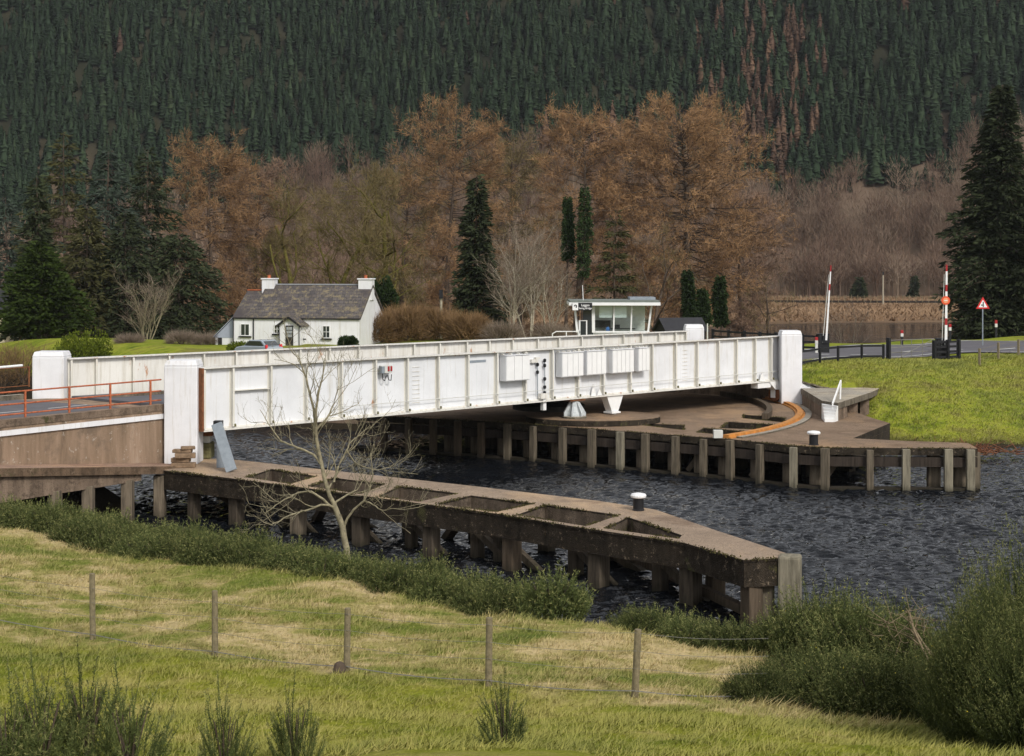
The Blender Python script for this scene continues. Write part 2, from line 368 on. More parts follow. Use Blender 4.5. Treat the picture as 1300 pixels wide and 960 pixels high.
M['larch2'] = foliage('larch_twigs_pinkish', (0.13, 0.080, 0.056), (0.38, 0.25, 0.17), 0.22, 0.08)
M['oaktwig'] = foliage('mossy_twigs', (0.075, 0.06, 0.025), (0.23, 0.175, 0.08), 0.3, 0.1)
M['mossbark'] = foliage('mossy_bark', (0.06, 0.055, 0.012), (0.19, 0.165, 0.04), 0.8, 0.05)
M['bark'] = simple('brown_bark', (0.085, 0.062, 0.045), 0.9, 0.35, 3)
M['palebark'] = simple('pale_bark', (0.33, 0.29, 0.22), 0.85, 0.3, 6)
M['treebark'] = simple('lichen_grey_bark', (0.24, 0.21, 0.135), 0.85, 0.5, 12)
M['birch'] = foliage('birch_twigs', (0.13, 0.10, 0.075), (0.27, 0.21, 0.16), 0.5, 0.05)
M['hedge'] = foliage('brown_hedge_twigs', (0.11, 0.065, 0.03), (0.30, 0.19, 0.095), 0.9, 0.05)
M['lime'] = foliage('yellow_green_leaves', (0.05, 0.075, 0.006), (0.15, 0.18, 0.018), 1.1, 0.05)
M['gorse'] = foliage('gorse_spines', (0.034, 0.050, 0.016), (0.135, 0.155, 0.050), 2.2, 0.18)
M['gorse_tip'] = foliage('gorse_tips', (0.11, 0.125, 0.04), (0.27, 0.26, 0.10), 1.3, 0.15)
M['gorse_flower'] = simple('yellow_gorse_flower', (0.65, 0.50, 0.03), 0.6, 0.1)
M['deadwood'] = simple('dead_red_brush', (0.17, 0.07, 0.035), 0.9, 0.4, 6)
def forestmat(name, stops, sc=0.11):
    m = Mat(name, 0.9, 0.05); at = m.node('ShaderNodeAttribute'); at.attribute_name = 'tint'
    big = m.noise(0.012, 4, 0.6); f = m.math('ADD', m.math('MULTIPLY', at.outputs['Fac'], 0.75), m.math('MULTIPLY', big, 0.25))
    m.color(m.ramp(f, stops)); return m.m
M['forest'] = forestmat('hill_conifers', [(0.1, (0.019, 0.032, 0.018)), (0.5, (0.030, 0.049, 0.027)), (0.8, (0.048, 0.070, 0.036)), (1.0, (0.09, 0.093, 0.045))])
M['redlarch'] = forestmat('hill_larches', [(0.1, (0.07, 0.045, 0.033)), (0.5, (0.12, 0.074, 0.052)), (0.9, (0.20, 0.125, 0.08))])
M['barewood'] = forestmat('bare_wood_twigs', [(0.1, (0.10, 0.06, 0.045)), (0.5, (0.175, 0.118, 0.085)), (0.9, (0.28, 0.215, 0.155))])
M['reeds'] = forestmat('marsh_reeds', [(0.1, (0.16, 0.10, 0.06)), (0.5, (0.23, 0.15, 0.09)), (0.9, (0.31, 0.21, 0.13))])

# ------------------------------------------------------------ ground
WATER = np.array([(80, 12), (30, 24), (15, 28.6), (8, 33), (2, 37.2), (-5, 43), (-12, 48.5), (-17, 56), (-15.2, 63.5), (-22, 72), (-60, 112), (-60, 125), (-46, 125),
                  (-17.5, 95.5), (-6, 91), (6, 98), (14.2, 93.0), (16.5, 88.8), (18.8, 85.0), (24, 83.6), (40, 85), (90, 96)], float)
def poly_dist(x, y):
    x = np.asarray(x, float); y = np.asarray(y, float); d = np.full(x.shape, 1e9); ins = np.zeros(x.shape, bool); n = len(WATER)
    for i in range(n):
        ax, ay = WATER[i]; bx, by = WATER[(i + 1) % n]
        t = np.clip(((x - ax) * (bx - ax) + (y - ay) * (by - ay)) / ((bx - ax) ** 2 + (by - ay) ** 2), 0, 1)
        d = np.minimum(d, np.hypot(x - ax - t * (bx - ax), y - ay - t * (by - ay)))
        c = ((ay > y) != (by > y)) & (x < (bx - ax) * (y - ay) / (by - ay + 1e-12) + ax); ins ^= c
    return np.where(ins, -d, d)
def sm(t): t = np.clip(t, 0, 1); return t * t * (3 - 2 * t)
def gh(x, y):
    x = np.asarray(x, float); y = np.asarray(y, float); s = poly_dist(x, y)
    near = 2.7 + 0.06 * np.clip(30 - y, 0, None) + 0.16 * np.clip(24 - y, 0, None)
    bump = .035 * np.sin(x * 3.1 + 2 * np.sin(y * 1.9)) * np.sin(y * 3.7 + 1.5 * np.sin(x * 1.3)) + .03 * np.sin(x * 5.3 + y * 2.1) * np.sin(y * 5.9 - x) + 0.07 * np.sin(x * 0.9 + 1.3 * np.sin(y * 0.5)) + 0.05 * np.sin(y * 1.3 + x * 0.4) + 0.10 * np.sin(x * 0.31 + 2)
    zn = near * sm(0.10 + s / 6.2) + bump * sm(s / 6)
    W = np.where(x > 12, np.clip(2.8 + (x - 17) * 1.0, 2.8, 15.0), 6.0)
    plateau = 3.85 + 0.0 * x
    zf = plateau * (1 - (1 - np.clip(s / W, 0, 1)) ** 1.55) + 0.08 * np.sin(x * 0.5 + y * 0.3) * sm(s / 4)
    zf = zf - .28 * np.exp(-((x + 17) / 6.5) ** 2 - ((y - 103) / 5) ** 2); kk = sm((y - 54) / 12); zl = zn * (1 - kk) + zf * kk
    # behind the crest the land drops to the marsh and loch
    marsh = 0.35 + 0.12 * np.sin(x * 0.05) + 0.1 * np.sin(y * 0.09)
    edge = 122.0 - 9.5 * sm((x - 10) / 9) + 0.6 * np.clip(x - 19, 0, 60)
    k = sm((y - edge) / (28.0 - 14 * sm((x - 10) / 9)))
    zl = zl * (1 - k) + marsh * k
    loch = np.exp(-((x - 62) / 34) ** 4) * np.exp(-((y - 196) / 46) ** 4)
    zl = zl - 2.2 * loch
    hill = np.clip(y - 432 + 14 * np.sin(x * 0.013) + 8 * np.sin(x * 0.041 + 1), 0, None)
    zl = zl + 0.80 * np.minimum(hill, 190) + 0.35 * np.clip(hill - 190, 0, 400)
    return np.where(s < 0, np.maximum(-2.0, s * 0.9) , zl)
def ghf(x, y): return float(gh(np.array([x]), np.array([y]))[0])
xs = np.concatenate([-np.geomspace(900, 42, 46)[:-1], np.arange(-42, 46, 0.3), np.geomspace(46, 900, 46)])
ys = np.concatenate([np.arange(-14, 18, 1.0), np.arange(18, 48, 0.2), np.arange(48, 132, 0.5), np.geomspace(132, 1150, 90)])
X, Y = np.meshgrid(xs, ys); Z = gh(X, Y); nx = len(xs); ny = len(ys)
V = np.c_[X.ravel(), Y.ravel(), Z.ravel()]
i = (np.arange(ny - 1)[:, None] * nx + np.arange(nx - 1)[None, :]).ravel()
g = npmesh('ground', V, np.c_[i, i + 1, i + 1 + nx, i + nx], M['turf'], smooth=True); g['kind'] = 'structure'
wx = np.concatenate([-np.geomspace(700, 27, 14)[:-1], np.arange(-27, 37, 0.105), np.geomspace(37, 700, 14)]); wy = np.concatenate([[10, 18], np.arange(26, 99, 0.105), np.geomspace(99, 440, 16)])
X, Y = np.meshgrid(wx, wy); Z = np.zeros_like(X); rw = np.random.default_rng(41)
for k in range(52):                                # wind ripples: many short waves about one wind direction
    wlen = 0.28 * 2.3 ** rw.random(); th = R(262) + rw.normal() * .50; kk = 2 * math.pi / wlen; amp = .0162 * wlen
    Z += amp * np.sin(kk * (X * math.cos(th) + Y * math.sin(th)) + rw.random() * 6.28 + .8 * np.sin(.35 * X + .2 * Y + k))
gust = .82 + .18 * np.sin(X * .21 + 1.2 * np.sin(Y * .13)) * np.sin(Y * .17 + .6)
fade = sm((X + 27) / 3) * sm((37 - X) / 3) * sm((Y - 26) / 3) * sm((99 - Y) / 3); Z = Z * gust * fade
V = np.c_[X.ravel(), Y.ravel(), Z.ravel()]; nx = len(wx); ny = len(wy); i = (np.arange(ny - 1)[:, None] * nx + np.arange(nx - 1)[None, :]).ravel()
g = npmesh('water', V, np.c_[i, i + 1, i + 1 + nx, i + nx], M['water'], smooth=True); g['kind'] = 'structure'
# ------------------------------------------------------------ swing bridge
TOP, BOT = 5.66, 3.10
A = L(254, 467, TOP); B = L(993, 426, TOP); Cc = L(86, 455, TOP); D = L(870, 420, TOP)
def xy(v): return Vector((v.x, v.y))
U = (xy(B) - xy(A)).normalized(); N = Vector((-U.y, U.x))             # along the bridge, across it (away from the camera)
U3 = Vector((U.x, U.y, 0)); N3 = Vector((N.x, N.y, 0))
bridge = empty('swing_bridge', (A + B + Cc + D) / 4 * 1.0, 'long white plate girder swing bridge spanning the dark canal', 'swing bridge')
bridge.location.z = BOT
def girder(a, b, stations, inward, facemat, near):
    a = Vector((a.x, a.y, 0)); b = Vector((b.x, b.y, 0)); u = (b - a).normalized(); n = Vector((-u.y, u.x, 0)); ln = (b - a).length; X = (u.x, u.y)
    mid = (a + b) / 2
    MB().box((mid.x, mid.y, (TOP + BOT) / 2), (ln, 0.024, TOP - BOT - 0.10), X).build('web_plate', facemat, bridge)
    f = MB(); f.box((mid.x, mid.y, TOP - 0.02), (ln + 0.06, 0.50, 0.045), X); f.box((mid.x, mid.y, TOP - 0.075), (ln, 0.16, 0.06), X); f.build('top_flange', M['flange'], bridge)
    f = MB(); f.box((mid.x, mid.y, BOT + 0.02), (ln + 0.04, 0.62, 0.05), X); f.box((mid.x, mid.y, BOT + 0.085), (ln, 0.2, 0.07), X); f.build('bottom_flange', M['flange'], bridge)
    for q in stations:
        t = toline(q, a, b); p = a + (b - a) * t; s = MB()
        if t < 0 or t > 1.001: continue
        for sd in (-1, 1):
            c = p + n * sd * 0.125
            s.box((c.x, c.y, (TOP + BOT) / 2 + .02), (0.022, 0.215, TOP - BOT - 0.20), X)
            c = p + n * sd * 0.238; s.box((c.x, c.y, (TOP + BOT) / 2 + .02), (0.085, 0.014, TOP - BOT - 0.20), X)
            c = p + n * sd * 0.016; s.box((c.x, c.y, (TOP + BOT) / 2 + .02), (0.12, 0.008, TOP - BOT - 0.22), X)
        s.build('stiffener', M['stiff'], bridge)
    return u, n
NEAR = [256, 292.5, 340.7, 386, 430.6, 473.6, 514, 553.4, 591, 627.6, 663.6, 698, 730.5, 762.6, 797, 824.7, 854.7, 882, 909, 932, 955.5, 975.8, 992]
FAR = [88, 119.8, 166.7, 212, 256.3, 297, 339, 378.5, 415.5, 452.7, 488, 523, 555.5, 590, 618.5, 648, 680, 707, 735.7, 761.8, 788.6, 811.9, 833.8, 854.6, 868]
ua, na = girder(A, B, NEAR, 1, M['girder'], True)
uc, nc_ = girder(Cc, D, FAR, -1, M['farface'], False)
def onnear(px, z, off=0.0):                        # point on the near girder's outer face at a picture column
    a = Vector((A.x, A.y, 0)); b = Vector((B.x, B.y, 0)); t = toline(px, a, b); p = a + (b - a) * t - na * off; p.z = z; return p
Xn = (ua.x, ua.y)
# intermediate horizontal stiffener of the second bay, end plates, faint plate joints
s = MB(); p0, p1 = onnear(294, 4.66, .1), onnear(339, 4.66, .1); s.bar(p0, p1, 0.2, 0.03); s.build('horizontal_stiffener', M['stiff'], bridge)
for q in (305, 322, 355, 402, 450, 525, 541, 570, 608, 680, 750, 835, 866, 897, 921, 944):
    c = onnear(q, 4.36, 0.0155); MB().box(c, (0.32, 0.008, 2.2), Xn).build('cover_plate', M['girder'], bridge)
s = MB()
for k in range(9):
    z = 3.55 + k * 0.2
    for q in (523, 866): s.bar(onnear(q, z, .03), onnear(q + 9 - (q > 800) * 3, z, .03), 0.014, 0.03)
s.build('rung', M['flange'], bridge)
# service cable along the foot of the near face, on small brackets
s = MB(); z0 = BOT + 0.56; s.tube(onnear(428, z0, .27), onnear(990, z0, .27), 0.016, n=5)
for q in NEAR[4:]: s.box(onnear(q, z0 - 0.04, .25), (0.05, 0.06, 0.1), Xn)
s.build('service_cable', M['offwhite'], bridge)
for q in NEAR[1:-1]: MB().box(onnear(q + 1.5, BOT + 0.16, .26), (0.06, 0.08, 0.12), Xn).build('drain_stub', M['mossy'], bridge)
e_n = onnear(254.5, (TOP + BOT) / 2, 0)
MB().box((e_n.x - ua.x * .06, e_n.y - ua.y * .06, e_n.z), (.07, .6, TOP - BOT - .02), Xn).build('end_plate', M['rust'], bridge)
# wall cabinets
for (x0, x1, y0, y1, nd) in ((633, 663, 451, 483, 3), (704, 731, 447.7, 478, 4), (735.5, 760, 445.6, 475.5, 4), (768, 795, 443.7, 473, 5), (801, 815, 441.7, 471, 3)):
    pa, pb = onnear(x0, 0, .30), onnear(x1, 0, .30); dm = (pa.y + pb.y) / 2
    zt, zb = HC - (y0 - HY) / F * dm, HC - (y1 - HY) / F * dm; c = (pa + pb) / 2; w = (pb - pa).length
    cb_ = MB().box((c.x, c.y, (zt + zb) / 2), (w, 0.42, zt - zb), Xn).box((c.x - na.x * .02, c.y - na.y * .02, zt + 0.02), (w + .04, 0.5, 0.03), Xn).build('equipment_cabinet', M['girder'], bridge)
    for k in range(nd):
        t = (k + .5) / nd; q = pa + (pb - pa) * t - na * 0.225
        dr = MB().box((q.x, q.y, (zt + zb) / 2), (w / nd - 0.03, 0.03, zt - zb - 0.06), Xn).build('cabinet_door', M['white'], cb_, bevel=0.006)
    for k in range(nd + 1):
        q = pa + (pb - pa) * (k / nd) + na * 0.05; MB().box((q.x, q.y, zt + 0.07), (0.04, 0.2, 0.06), Xn).build('hanging_bracket', M['stiff'], cb_)
# red lamp pair with its wiring loop
lb = MB().box(onnear(485, 5.16, .24), (0.62, 0.18, 0.34), Xn).build('signal_box', M['offwhite'], bridge, bevel=.01)
for q in (487.2, 490.6):
    c = onnear(q, 5.18, .345); MB().box(c, (0.09, 0.05, 0.22), Xn).build('red_lamp', M['red'], lb, bevel=.01)
MB().box(onnear(479.5, 5.15, .30), (0.16, 0.2, 0.3), Xn).build('relay_box', M['steel'], lb)
w = MB(); pts = [onnear(480, 4.98, .3), onnear(480.5, 4.72, .3), onnear(483, 4.66, .3), onnear(484.5, 4.86, .3), onnear(487, 4.88, .3), onnear(488, 4.68, .3), onnear(491, 4.66, .3), onnear(491.5, 4.92, .3)]
for a_, b_ in zip(pts, pts[1:]): w.tube(a_, b_, 0.02, n=5)
w.build('wiring_loop', M['black'], lb)
# vertical control rods with dark couplings
for (q, z1, z0, kn) in ((679.5, 4.98, 3.42, (4.92, 4.55)), (688.6, 5.12, 3.5, (5.1, 4.85, 4.2, 3.8, 3.52))):
    r_ = MB().tube(onnear(q, z1, .16), onnear(q, z0, .16), 0.025, n=6).build('control_rod', M['steel'], bridge)
    for z in kn: MB().lathe(onnear(q, z, .16), [(.03, -.09), (.07, -.06), (.075, .05), (.03, .09)], 8).build('coupling', M['black'], r_)
s = MB(); s.box(onnear(676, 5.1, .1), (0.45, .16, .16), Xn).box(onnear(680, 5.22, .1), (.3, .14, .1), Xn).tube(onnear(674, 5.0, .12), onnear(679, 5.2, .12), .03).box(onnear(686, 3.38, .2), (.5, .2, .25), Xn)
s.build('rod_bracket', M['flange'], bridge)
s = MB().box(onnear(688, 3.0, .1), (.2, .2, .65), Xn).build('drop_leg', M['white'], bridge)
for q in (750, 757.5):                             # little white gussets standing on the bottom flange
    a_, b_, c_ = onnear(q - 3, BOT + .06, .2), onnear(q + 3.6, BOT + .06, .2), onnear(q - .3, BOT + (.66 if q < 752 else .4), .2)
    MB().plate([a_, b_, c_], na, .05).build('gusset', M['white'], bridge)
a_, b_, c_ = onnear(961, BOT + .06, .2), onnear(968, BOT + .06, .2), onnear(964, BOT + .6, .2); MB().plate([a_, b_, c_], na, .05).build('gusset', M['white'], bridge)
s = MB().box(onnear(605, 5.24, .022), (1.15, .014, .12), Xn).build('name_plate', M['steel'], bridge)
# wedge bracket hanging under the girder
q = onnear(777, 0, 0); s = MB(); z1, z0 = BOT - .01, 2.28
s.hexa([q + U3 * i * w_ + N3 * j * .22 + Vector((0, 0, z)) for z, w_ in ((z0, .24), (z1, .62)) for i, j in ((-1, -1), (1, -1), (1, 1), (-1, 1))])
s.box((q.x, q.y, z0 - .05), (.66, .6, .09), Xn); hb = s.build('wedge_bracket', M['white'], bridge, bevel=.01)
MB().lathe((q.x - na.x * .1, q.y - na.y * .1, 1.95), [(.06, 0), (.12, .05), (.15, .2), (.1, .26)], 10).build('wedge_foot', M['silver'], hb)
# end carriage: hanging bracket and orange wheel on the track
q = onnear(984, 0, 0); s = MB()
s.hexa([q + U3 * i * w_ + N3 * j * .3 + Vector((0, 0, z)) for z, w_ in ((2.62, .35), (BOT - .01, .95)) for i, j in ((-1, -1), (1, -1), (1, 1), (-1, 1))])
q2 = onnear(966, 2.92, 0); s.box(q2, (1.2, .5, .3), Xn); ec = s.build('end_carriage', M['white'], bridge, bevel=.01)
ax = Vector((0.25, -0.97, 0)).normalized(); wc = Vector((q.x, q.y, 2.33)); MB().tube(wc - U3 * .11, wc + U3 * .11, .40, n=24).build('wheel', M['rust'], ec)
for i in (-1, 1): MB().box(wc + U3 * .2 * i + Vector((0, 0, .12)), (.05, .3, .62), Xn).build('wheel_fork', M['white'], ec)
# deck: cross girders, slab and kerbs between the main girders
a0, b0, c0, d0 = (xy(v) for v in (A, B, Cc, D)); ins = N * 0.35
MB().prism([a0 + ins, b0 + ins, d0 - ins, c0 - ins], 3.92, 4.02).build('road_deck', M['asphalt'], bridge)
s = MB()
for k in range(26):
    t = k / 25; p, q = a0 + (b0 - a0) * t + N * .3, c0 + (d0 - c0) * t - N * .3
    if t == 0: p += U * .2; q += U * .2
    s.bar((p.x, p.y, 3.58), (q.x, q.y, 3.58), .22, .66)
s.build('cross_girder', M['deckmetal'], bridge)
s = MB()
for o in (.2, .4, .6, .8):
    p, q = a0 + (c0 - a0) * o, b0 + (d0 - b0) * o; s.bar((p.x, p.y, 3.45), (q.x, q.y, 3.45), .3, .5)
s.build('stringer', M['deckmetal'], bridge)
s = MB()
for f0 in (1.1, 7.1):
    n0 = N * f0; s.bar((*(a0 + n0), 4.09), (*(b0 + n0), 4.09), .2, .14)
s.build('kerb', M['pale_conc'], bridge)
# pivot bearing under the middle of the span (a thing of its own standing on the platform)
pc = (a0 + (b0 - a0) * .62) + N * 4.2
s = MB().lathe((pc.x, pc.y, 2.14), [(1.9, 0), (1.9, .25), (1.2, .4), (1.1, .85), (1.4, .98)], 28).build('pivot_bearing', M['deckmetal'], loc=(pc.x, pc.y, 2.14))
tag(s, 'round dark pivot drum beneath the middle of the bridge', 'pivot bearing')
# cast jack on the plinth under the near girder
q = onnear(729, 0, 0.0); jk = empty('bearing_jack', (q.x, q.y, 2.14), 'pale grey ribbed cast jack beneath the near girder on the platform', 'bearing jack')
MB().lathe((q.x, q.y, 2.14), [(.62, 0), (.62, .08), (.5, .1)], 20).build('base_plate', M['pale_conc'], jk)
MB().lathe((q.x, q.y, 2.24), [(.42, 0), (.40, .12), (.26, .45), (.20, .74)], 14).build('body', M['silver'], jk)
for k in range(7):
    t = 2 * math.pi * k / 7; c, s_ = math.cos(t), math.sin(t); e = Vector((c, s_, 0)); o_ = Vector((q.x, q.y, 2.24)); tn = Vector((-s_, c, 0))
    MB().plate([o_ + e * .2 - tn * .03, o_ + e * .58 - tn * .03, o_ + e * .58 + Vector((0, 0, .16)) - tn * .03, o_ + e * .27 + Vector((0, 0, .68)) - tn * .03, o_ + e * .12 + Vector((0, 0, .7)) - tn * .03], tn, .06).build('rib', M['silver'], jk)
MB().box((q.x, q.y, 3.03), (1.1, .5, .07), Xn).build('packing', M['rust'], jk)

# ------------------------------------------------------------ white masonry pillars
def pillar(px0, px1, front_d, ztop, zbot, depth, label, leftface=0.0, zc=None):
    x0 = (px0 - CX) / F * front_d; x1 = (px1 - CX) / F * front_d; w = x1 - x0; c = ((x0 + x1) / 2, front_d + depth / 2)
    e = empty('gate_pillar', (c[0], c[1], zbot), label, 'pillar', 'white pillars at the corners of the bridge')
    s = MB().box((c[0], c[1], (zbot + ztop - .22) / 2), (w, depth, ztop - .22 - zbot)); s.build('shaft', M['render'], e, bevel=.05, seg=2)
    s = MB()
    s.hexa([Vector((c[0] + i * (w / 2 + o), c[1] + j * (depth / 2 + o), z)) for z, o in ((ztop - .22, -.003), (ztop, -.08)) for i, j in ((-1, -1), (1, -1), (1, 1), (-1, 1))])
    s.build('cap', M['render'], e, bevel=.02); return e
p1 = pillar(208, 250.5, 63.0, 5.97, 1.80, 1.25, 'tall white masonry pillar by the timber blocks at the near left girder end')
p2 = pillar(40.5, 81, 68.9, 5.97, 3.6, 1.25, 'white masonry pillar standing behind the orange railing at far left')
p3 = pillar(992, 1018.5, 89.0, 5.99, 1.80, 1.2, 'tall white masonry pillar joined to a wing wall beside the green bank')
p4 = pillar(870, 894, 97.3, 5.99, 3.6, 1.2, 'short white masonry pillar in front of the black shed')
# wing wall sloping down from the right pillar
w0 = L(1018, 515, 1.83); dfr = 89.25
x0, x1 = (1008 - CX) / F * dfr, (1053 - CX) / F * 90.4
o = [P(1017, 486, dfr), P(1026, 489, dfr + .2), P(1036, 492.5, dfr + .7), P(1053, 494, 90.4), P(1053, 516, 90.4), P(1017, 516, dfr)]
s = MB().plate(o, (0.1, 1, 0), .5).build('wing_wall', M['render'], p3, bevel=.02)
s = MB(); q = [P(1016, 484.6, dfr + .02), P(1027, 488, dfr + .2), P(1037, 491.5, dfr + .7), P(1054, 493.2, 90.42)]
for a_, b_ in zip(q, q[1:]): s.bar(a_ + Vector((0, .27, 0)), b_ + Vector((0, .27, 0)), .66, .09)
s.build('coping', M['pale_conc'], p3)

# ------------------------------------------------------------ left approach and abutment
wa = xy(L(208, 588, 1.83)); wdir = (Vector((-18.5, 56.9)) - wa).normalized(); wout = Vector((-wdir.y, wdir.x))
if wout.y > 0: wout = -wout
fa = xy(Cc) + Vector((-1.9, -1.2)); LEN = 20.0
wb = wa + wdir * LEN; fb = fa + wdir * LEN
ab = empty('bridge_abutment', (wa.x - 3, wa.y + 3, 0), 'brown concrete approach wall with a white painted band left of the bridge', 'abutment')
endn = a0 + Vector((-.15, -.0)); endf = c0 + Vector((-.12, 0))
MB().prism([wb, wa + Vector((.02, 0)), a0 - U * .25 + N * .2, c0 - U * .2, fa, fb], 1.5, 3.94).build('retaining_wall', M['facewall'], ab)
MB().prism([wb + wout * .05, wa + wout * .05, wa - wout * .38, wb - wout * .38], 3.944, 4.2).build('parapet_kerb', M['wall'], ab)
MB().prism([wb + wout * .10, wa + wout * .10, wa + wout * .003, wb + wout * .003], 3.63, 3.82).build('white_band', M['render'], ab)
def lz(p): return 1.83 + max(0.0, (Vector((p[0], p[1])) - wa).dot(wdir)) * 0.098
MB().prism([wb + wout * 1.55, wa + wout * 1.55 + Vector((.0, 0)), wa + wout * .02, wb + wout * .02], lambda p: lz(p) - .30, lz).build('ledge', M['ledge'], ab)
be0, be1 = wa + wdir * 2.4 + wout * 1.2, wa + wdir * 9 + wout * 1.2; s = MB(); s.hexa([Vector((p.x + wout.x * o, p.y + wout.y * o, z)) for lv_ in (0, 1) for (p, o, z) in ((be0, -.17, lz(be0) - (.55 if lv_ == 0 else .303)), (be1, -.17, lz(be1) - (1.25 if lv_ == 0 else .303)), (be1, .17, lz(be1) - (1.25 if lv_ == 0 else .303)), (be0, .17, lz(be0) - (.55 if lv_ == 0 else .303)))]); s.build('edge_beam', M['wall'], ab)
for q, wd in ((70, .42), (112, .40), (162, .42), (203, .42)):
    a_, b_ = wa + wout * 1.25, wb + wout * 1.25; t = toline(q, a_, b_); p = a_ + (b_ - a_) * t
    MB().box((p.x, p.y, .3), (wd, .45, 2.6)).build('support_post', M['pile_conc'], ab, bevel=.02)
    p = p - wout * 2.6 + wdir * .5
MB().prism([fb - wdir * 0, fa + Vector((.3, .25)), fa - wout * .3 + Vector((.3, .25)), fb - wout * .3], 3.944, 4.16).build('far_kerb', M['pale_conc'], ab)
# road surface, pavement line
rk = MB(); rk.prism([wb - wout * .39, wa - wout * .39, fa + wout * .05, fb + wout * .05], 3.945, 3.949); o = rk.build('approach_road', M['asphalt'], loc=(wa.x - 4, wa.y, 3.945)); o['kind'] = 'structure'
m1 = (wa + fa) / 2; s = MB()
for k in range(6): p, q = m1 + wdir * (k * 3.2), m1 + wdir * (k * 3.2 + 2); s.add([(*(p + wout * .06), 3.954), (*(q + wout * .06), 3.954), (*(q - wout * .06), 3.954), (*(p - wout * .06), 3.954)], [(0, 1, 2, 3)])
for off in (3.0,):
    p, q = m1 + wout * off, m1 + wout * off + wdir * 18; s.add([(*(p + wout * .05), 3.954), (*(q + wout * .05), 3.954), (*(q - wout * .05), 3.954), (*(p - wout * .05), 3.954)], [(0, 1, 2, 3)])
o = s.build('approach_road_markings', M['roadpaint'], loc=(m1.x, m1.y, 3.954)); o['kind'] = 'structure'
def railing(name, p, q, posts, z0, h, mat, label, group=None, rails=(1.0, .55, .18), r=.032, pw=.07):
    e = empty(name, ((p.x + q.x) / 2, (p.y + q.y) / 2, z0), label, 'railing', group)
    for t in posts: c = p + (q - p) * t; MB().box((c.x, c.y, z0 + h / 2 + .01), (pw, pw, h), (U.x, U.y)).build('post', mat, e, bevel=.006)
    for f in rails: MB().tube((p.x, p.y, z0 + h * f - .02), (q.x, q.y, z0 + h * f - .02), r, n=7).build('rail', mat, e)
    return e
ra, rb = wa - wout * .16, wb - wout * .16
ts = [toline(q, ra, rb) for q in (191, 140, 88, 32)]; dt = ts[3] - ts[2]; ts += [ts[3] + dt * k for k in range(1, 6)]
railing('metal_railing', ra, rb, [t for t in ts if t < 1], 4.2, 1.0, M['orange_rail'], 'rusty orange pipe railing on top of the brown approach wall')
fr0 = xy(L(40, 497, 3.95)) + Vector((-.3, .6)); fr1 = fr0 + wdir * 14
railing('metal_railing', fr0, fr1, [0, .12, .24, .36, .5, .64, .8, 1], 4.1, .95, M['rust'], 'thin brown railing across the road beside the farthest left pillar', rails=(1.0, .1), r=.025)
s = MB(); p = fr0 - wout * 1.1 + Vector((-.6, 0)); q = p + wdir * 14; s.tube((p.x + .8, p.y + .6, 5.02), (q.x, q.y, 4.72), .06, n=8)
for k in range(6): c = p + wdir * (k * 2.6 + .5); s.box((c.x, c.y, 4.3), (.1, .1, 1.2))
tag(s.build('guard_rail', M['white']), 'white painted guard rail on the grass verge beyond the brown railing', 'guard rail')
# bearing under the girder's left end, with the leaning steel ramp
bl = empty('end_bearing', (A.x, A.y, 1.83), 'mossy stone bearing block under the left end of the girder', 'bearing block')
q = L(264, 579, 1.83); MB().box((q.x, q.y - .6, 2.15), (.62, .9, .66)).build('stone_block', M['mossy'], bl, bevel=.05)
MB().box((q.x, q.y - .6, 2.62), (.50, .7, .28)).build('pale_pad', M['offwhite'], bl, bevel=.02)
MB().box((q.x + .05, q.y - .65, 2.95), (.66, .7, .36)).build('rusty_shoe', M['rust'], bl, bevel=.02)
MB().box((q.x + .1, q.y - .95, 3.32), (.60, .55, .36)).build('top_casting', M['mossy'], bl, bevel=.03)
pr = empty('steel_prop', (q.x + .5, q.y, 1.83), 'blue grey steel prop leaning against the left end of the girder', 'steel prop')
pt, pb_ = P(275, 538, 61.2), P(294, 586.5, 60.6); pb_.z = 1.88
MB().bar(pt, pb_, .42, .12, up=(-.2, -.8, .5)).build('leaning_plate', M['steel'], pr, bevel=.008)
MB().box((pt.x + .05, 61.9, 2.55), (.36, .06, 1.42)).build('back_plate', M['steel'], pr)
MB().box((pt.x + .02, 61.45, 3.58), (.34, .34, .3)).build('bracket_head', M['black'], pr, bevel=.01)
bs = empty('timber_blocks', (L(243, 588, 1.83).x, 62.3, 1.83), 'stack of old brown timber blocks at the foot of the white pillar', 'timber stack')
for k, (x, w_, h, yo) in enumerate(((0, .95, .2, 0), (-.12, .72, .18, .1), (.08, .8, .2, -.04), (-.05, .74, .14, .05), (.18, .55, .12, 0))):
    z = 1.83 + (0, .2, .38, .58, .72)[k]; c = L(242, 588, 1.83); a = R((4, -6, 10, -3, 14)[k])
    MB().box((c.x + x, 61.95 + yo, z + h / 2 + .002), (w_, .34, h - .006), (math.cos(a), math.sin(a))).build('timber_block', M['timberstack'], bs, bevel=.02)

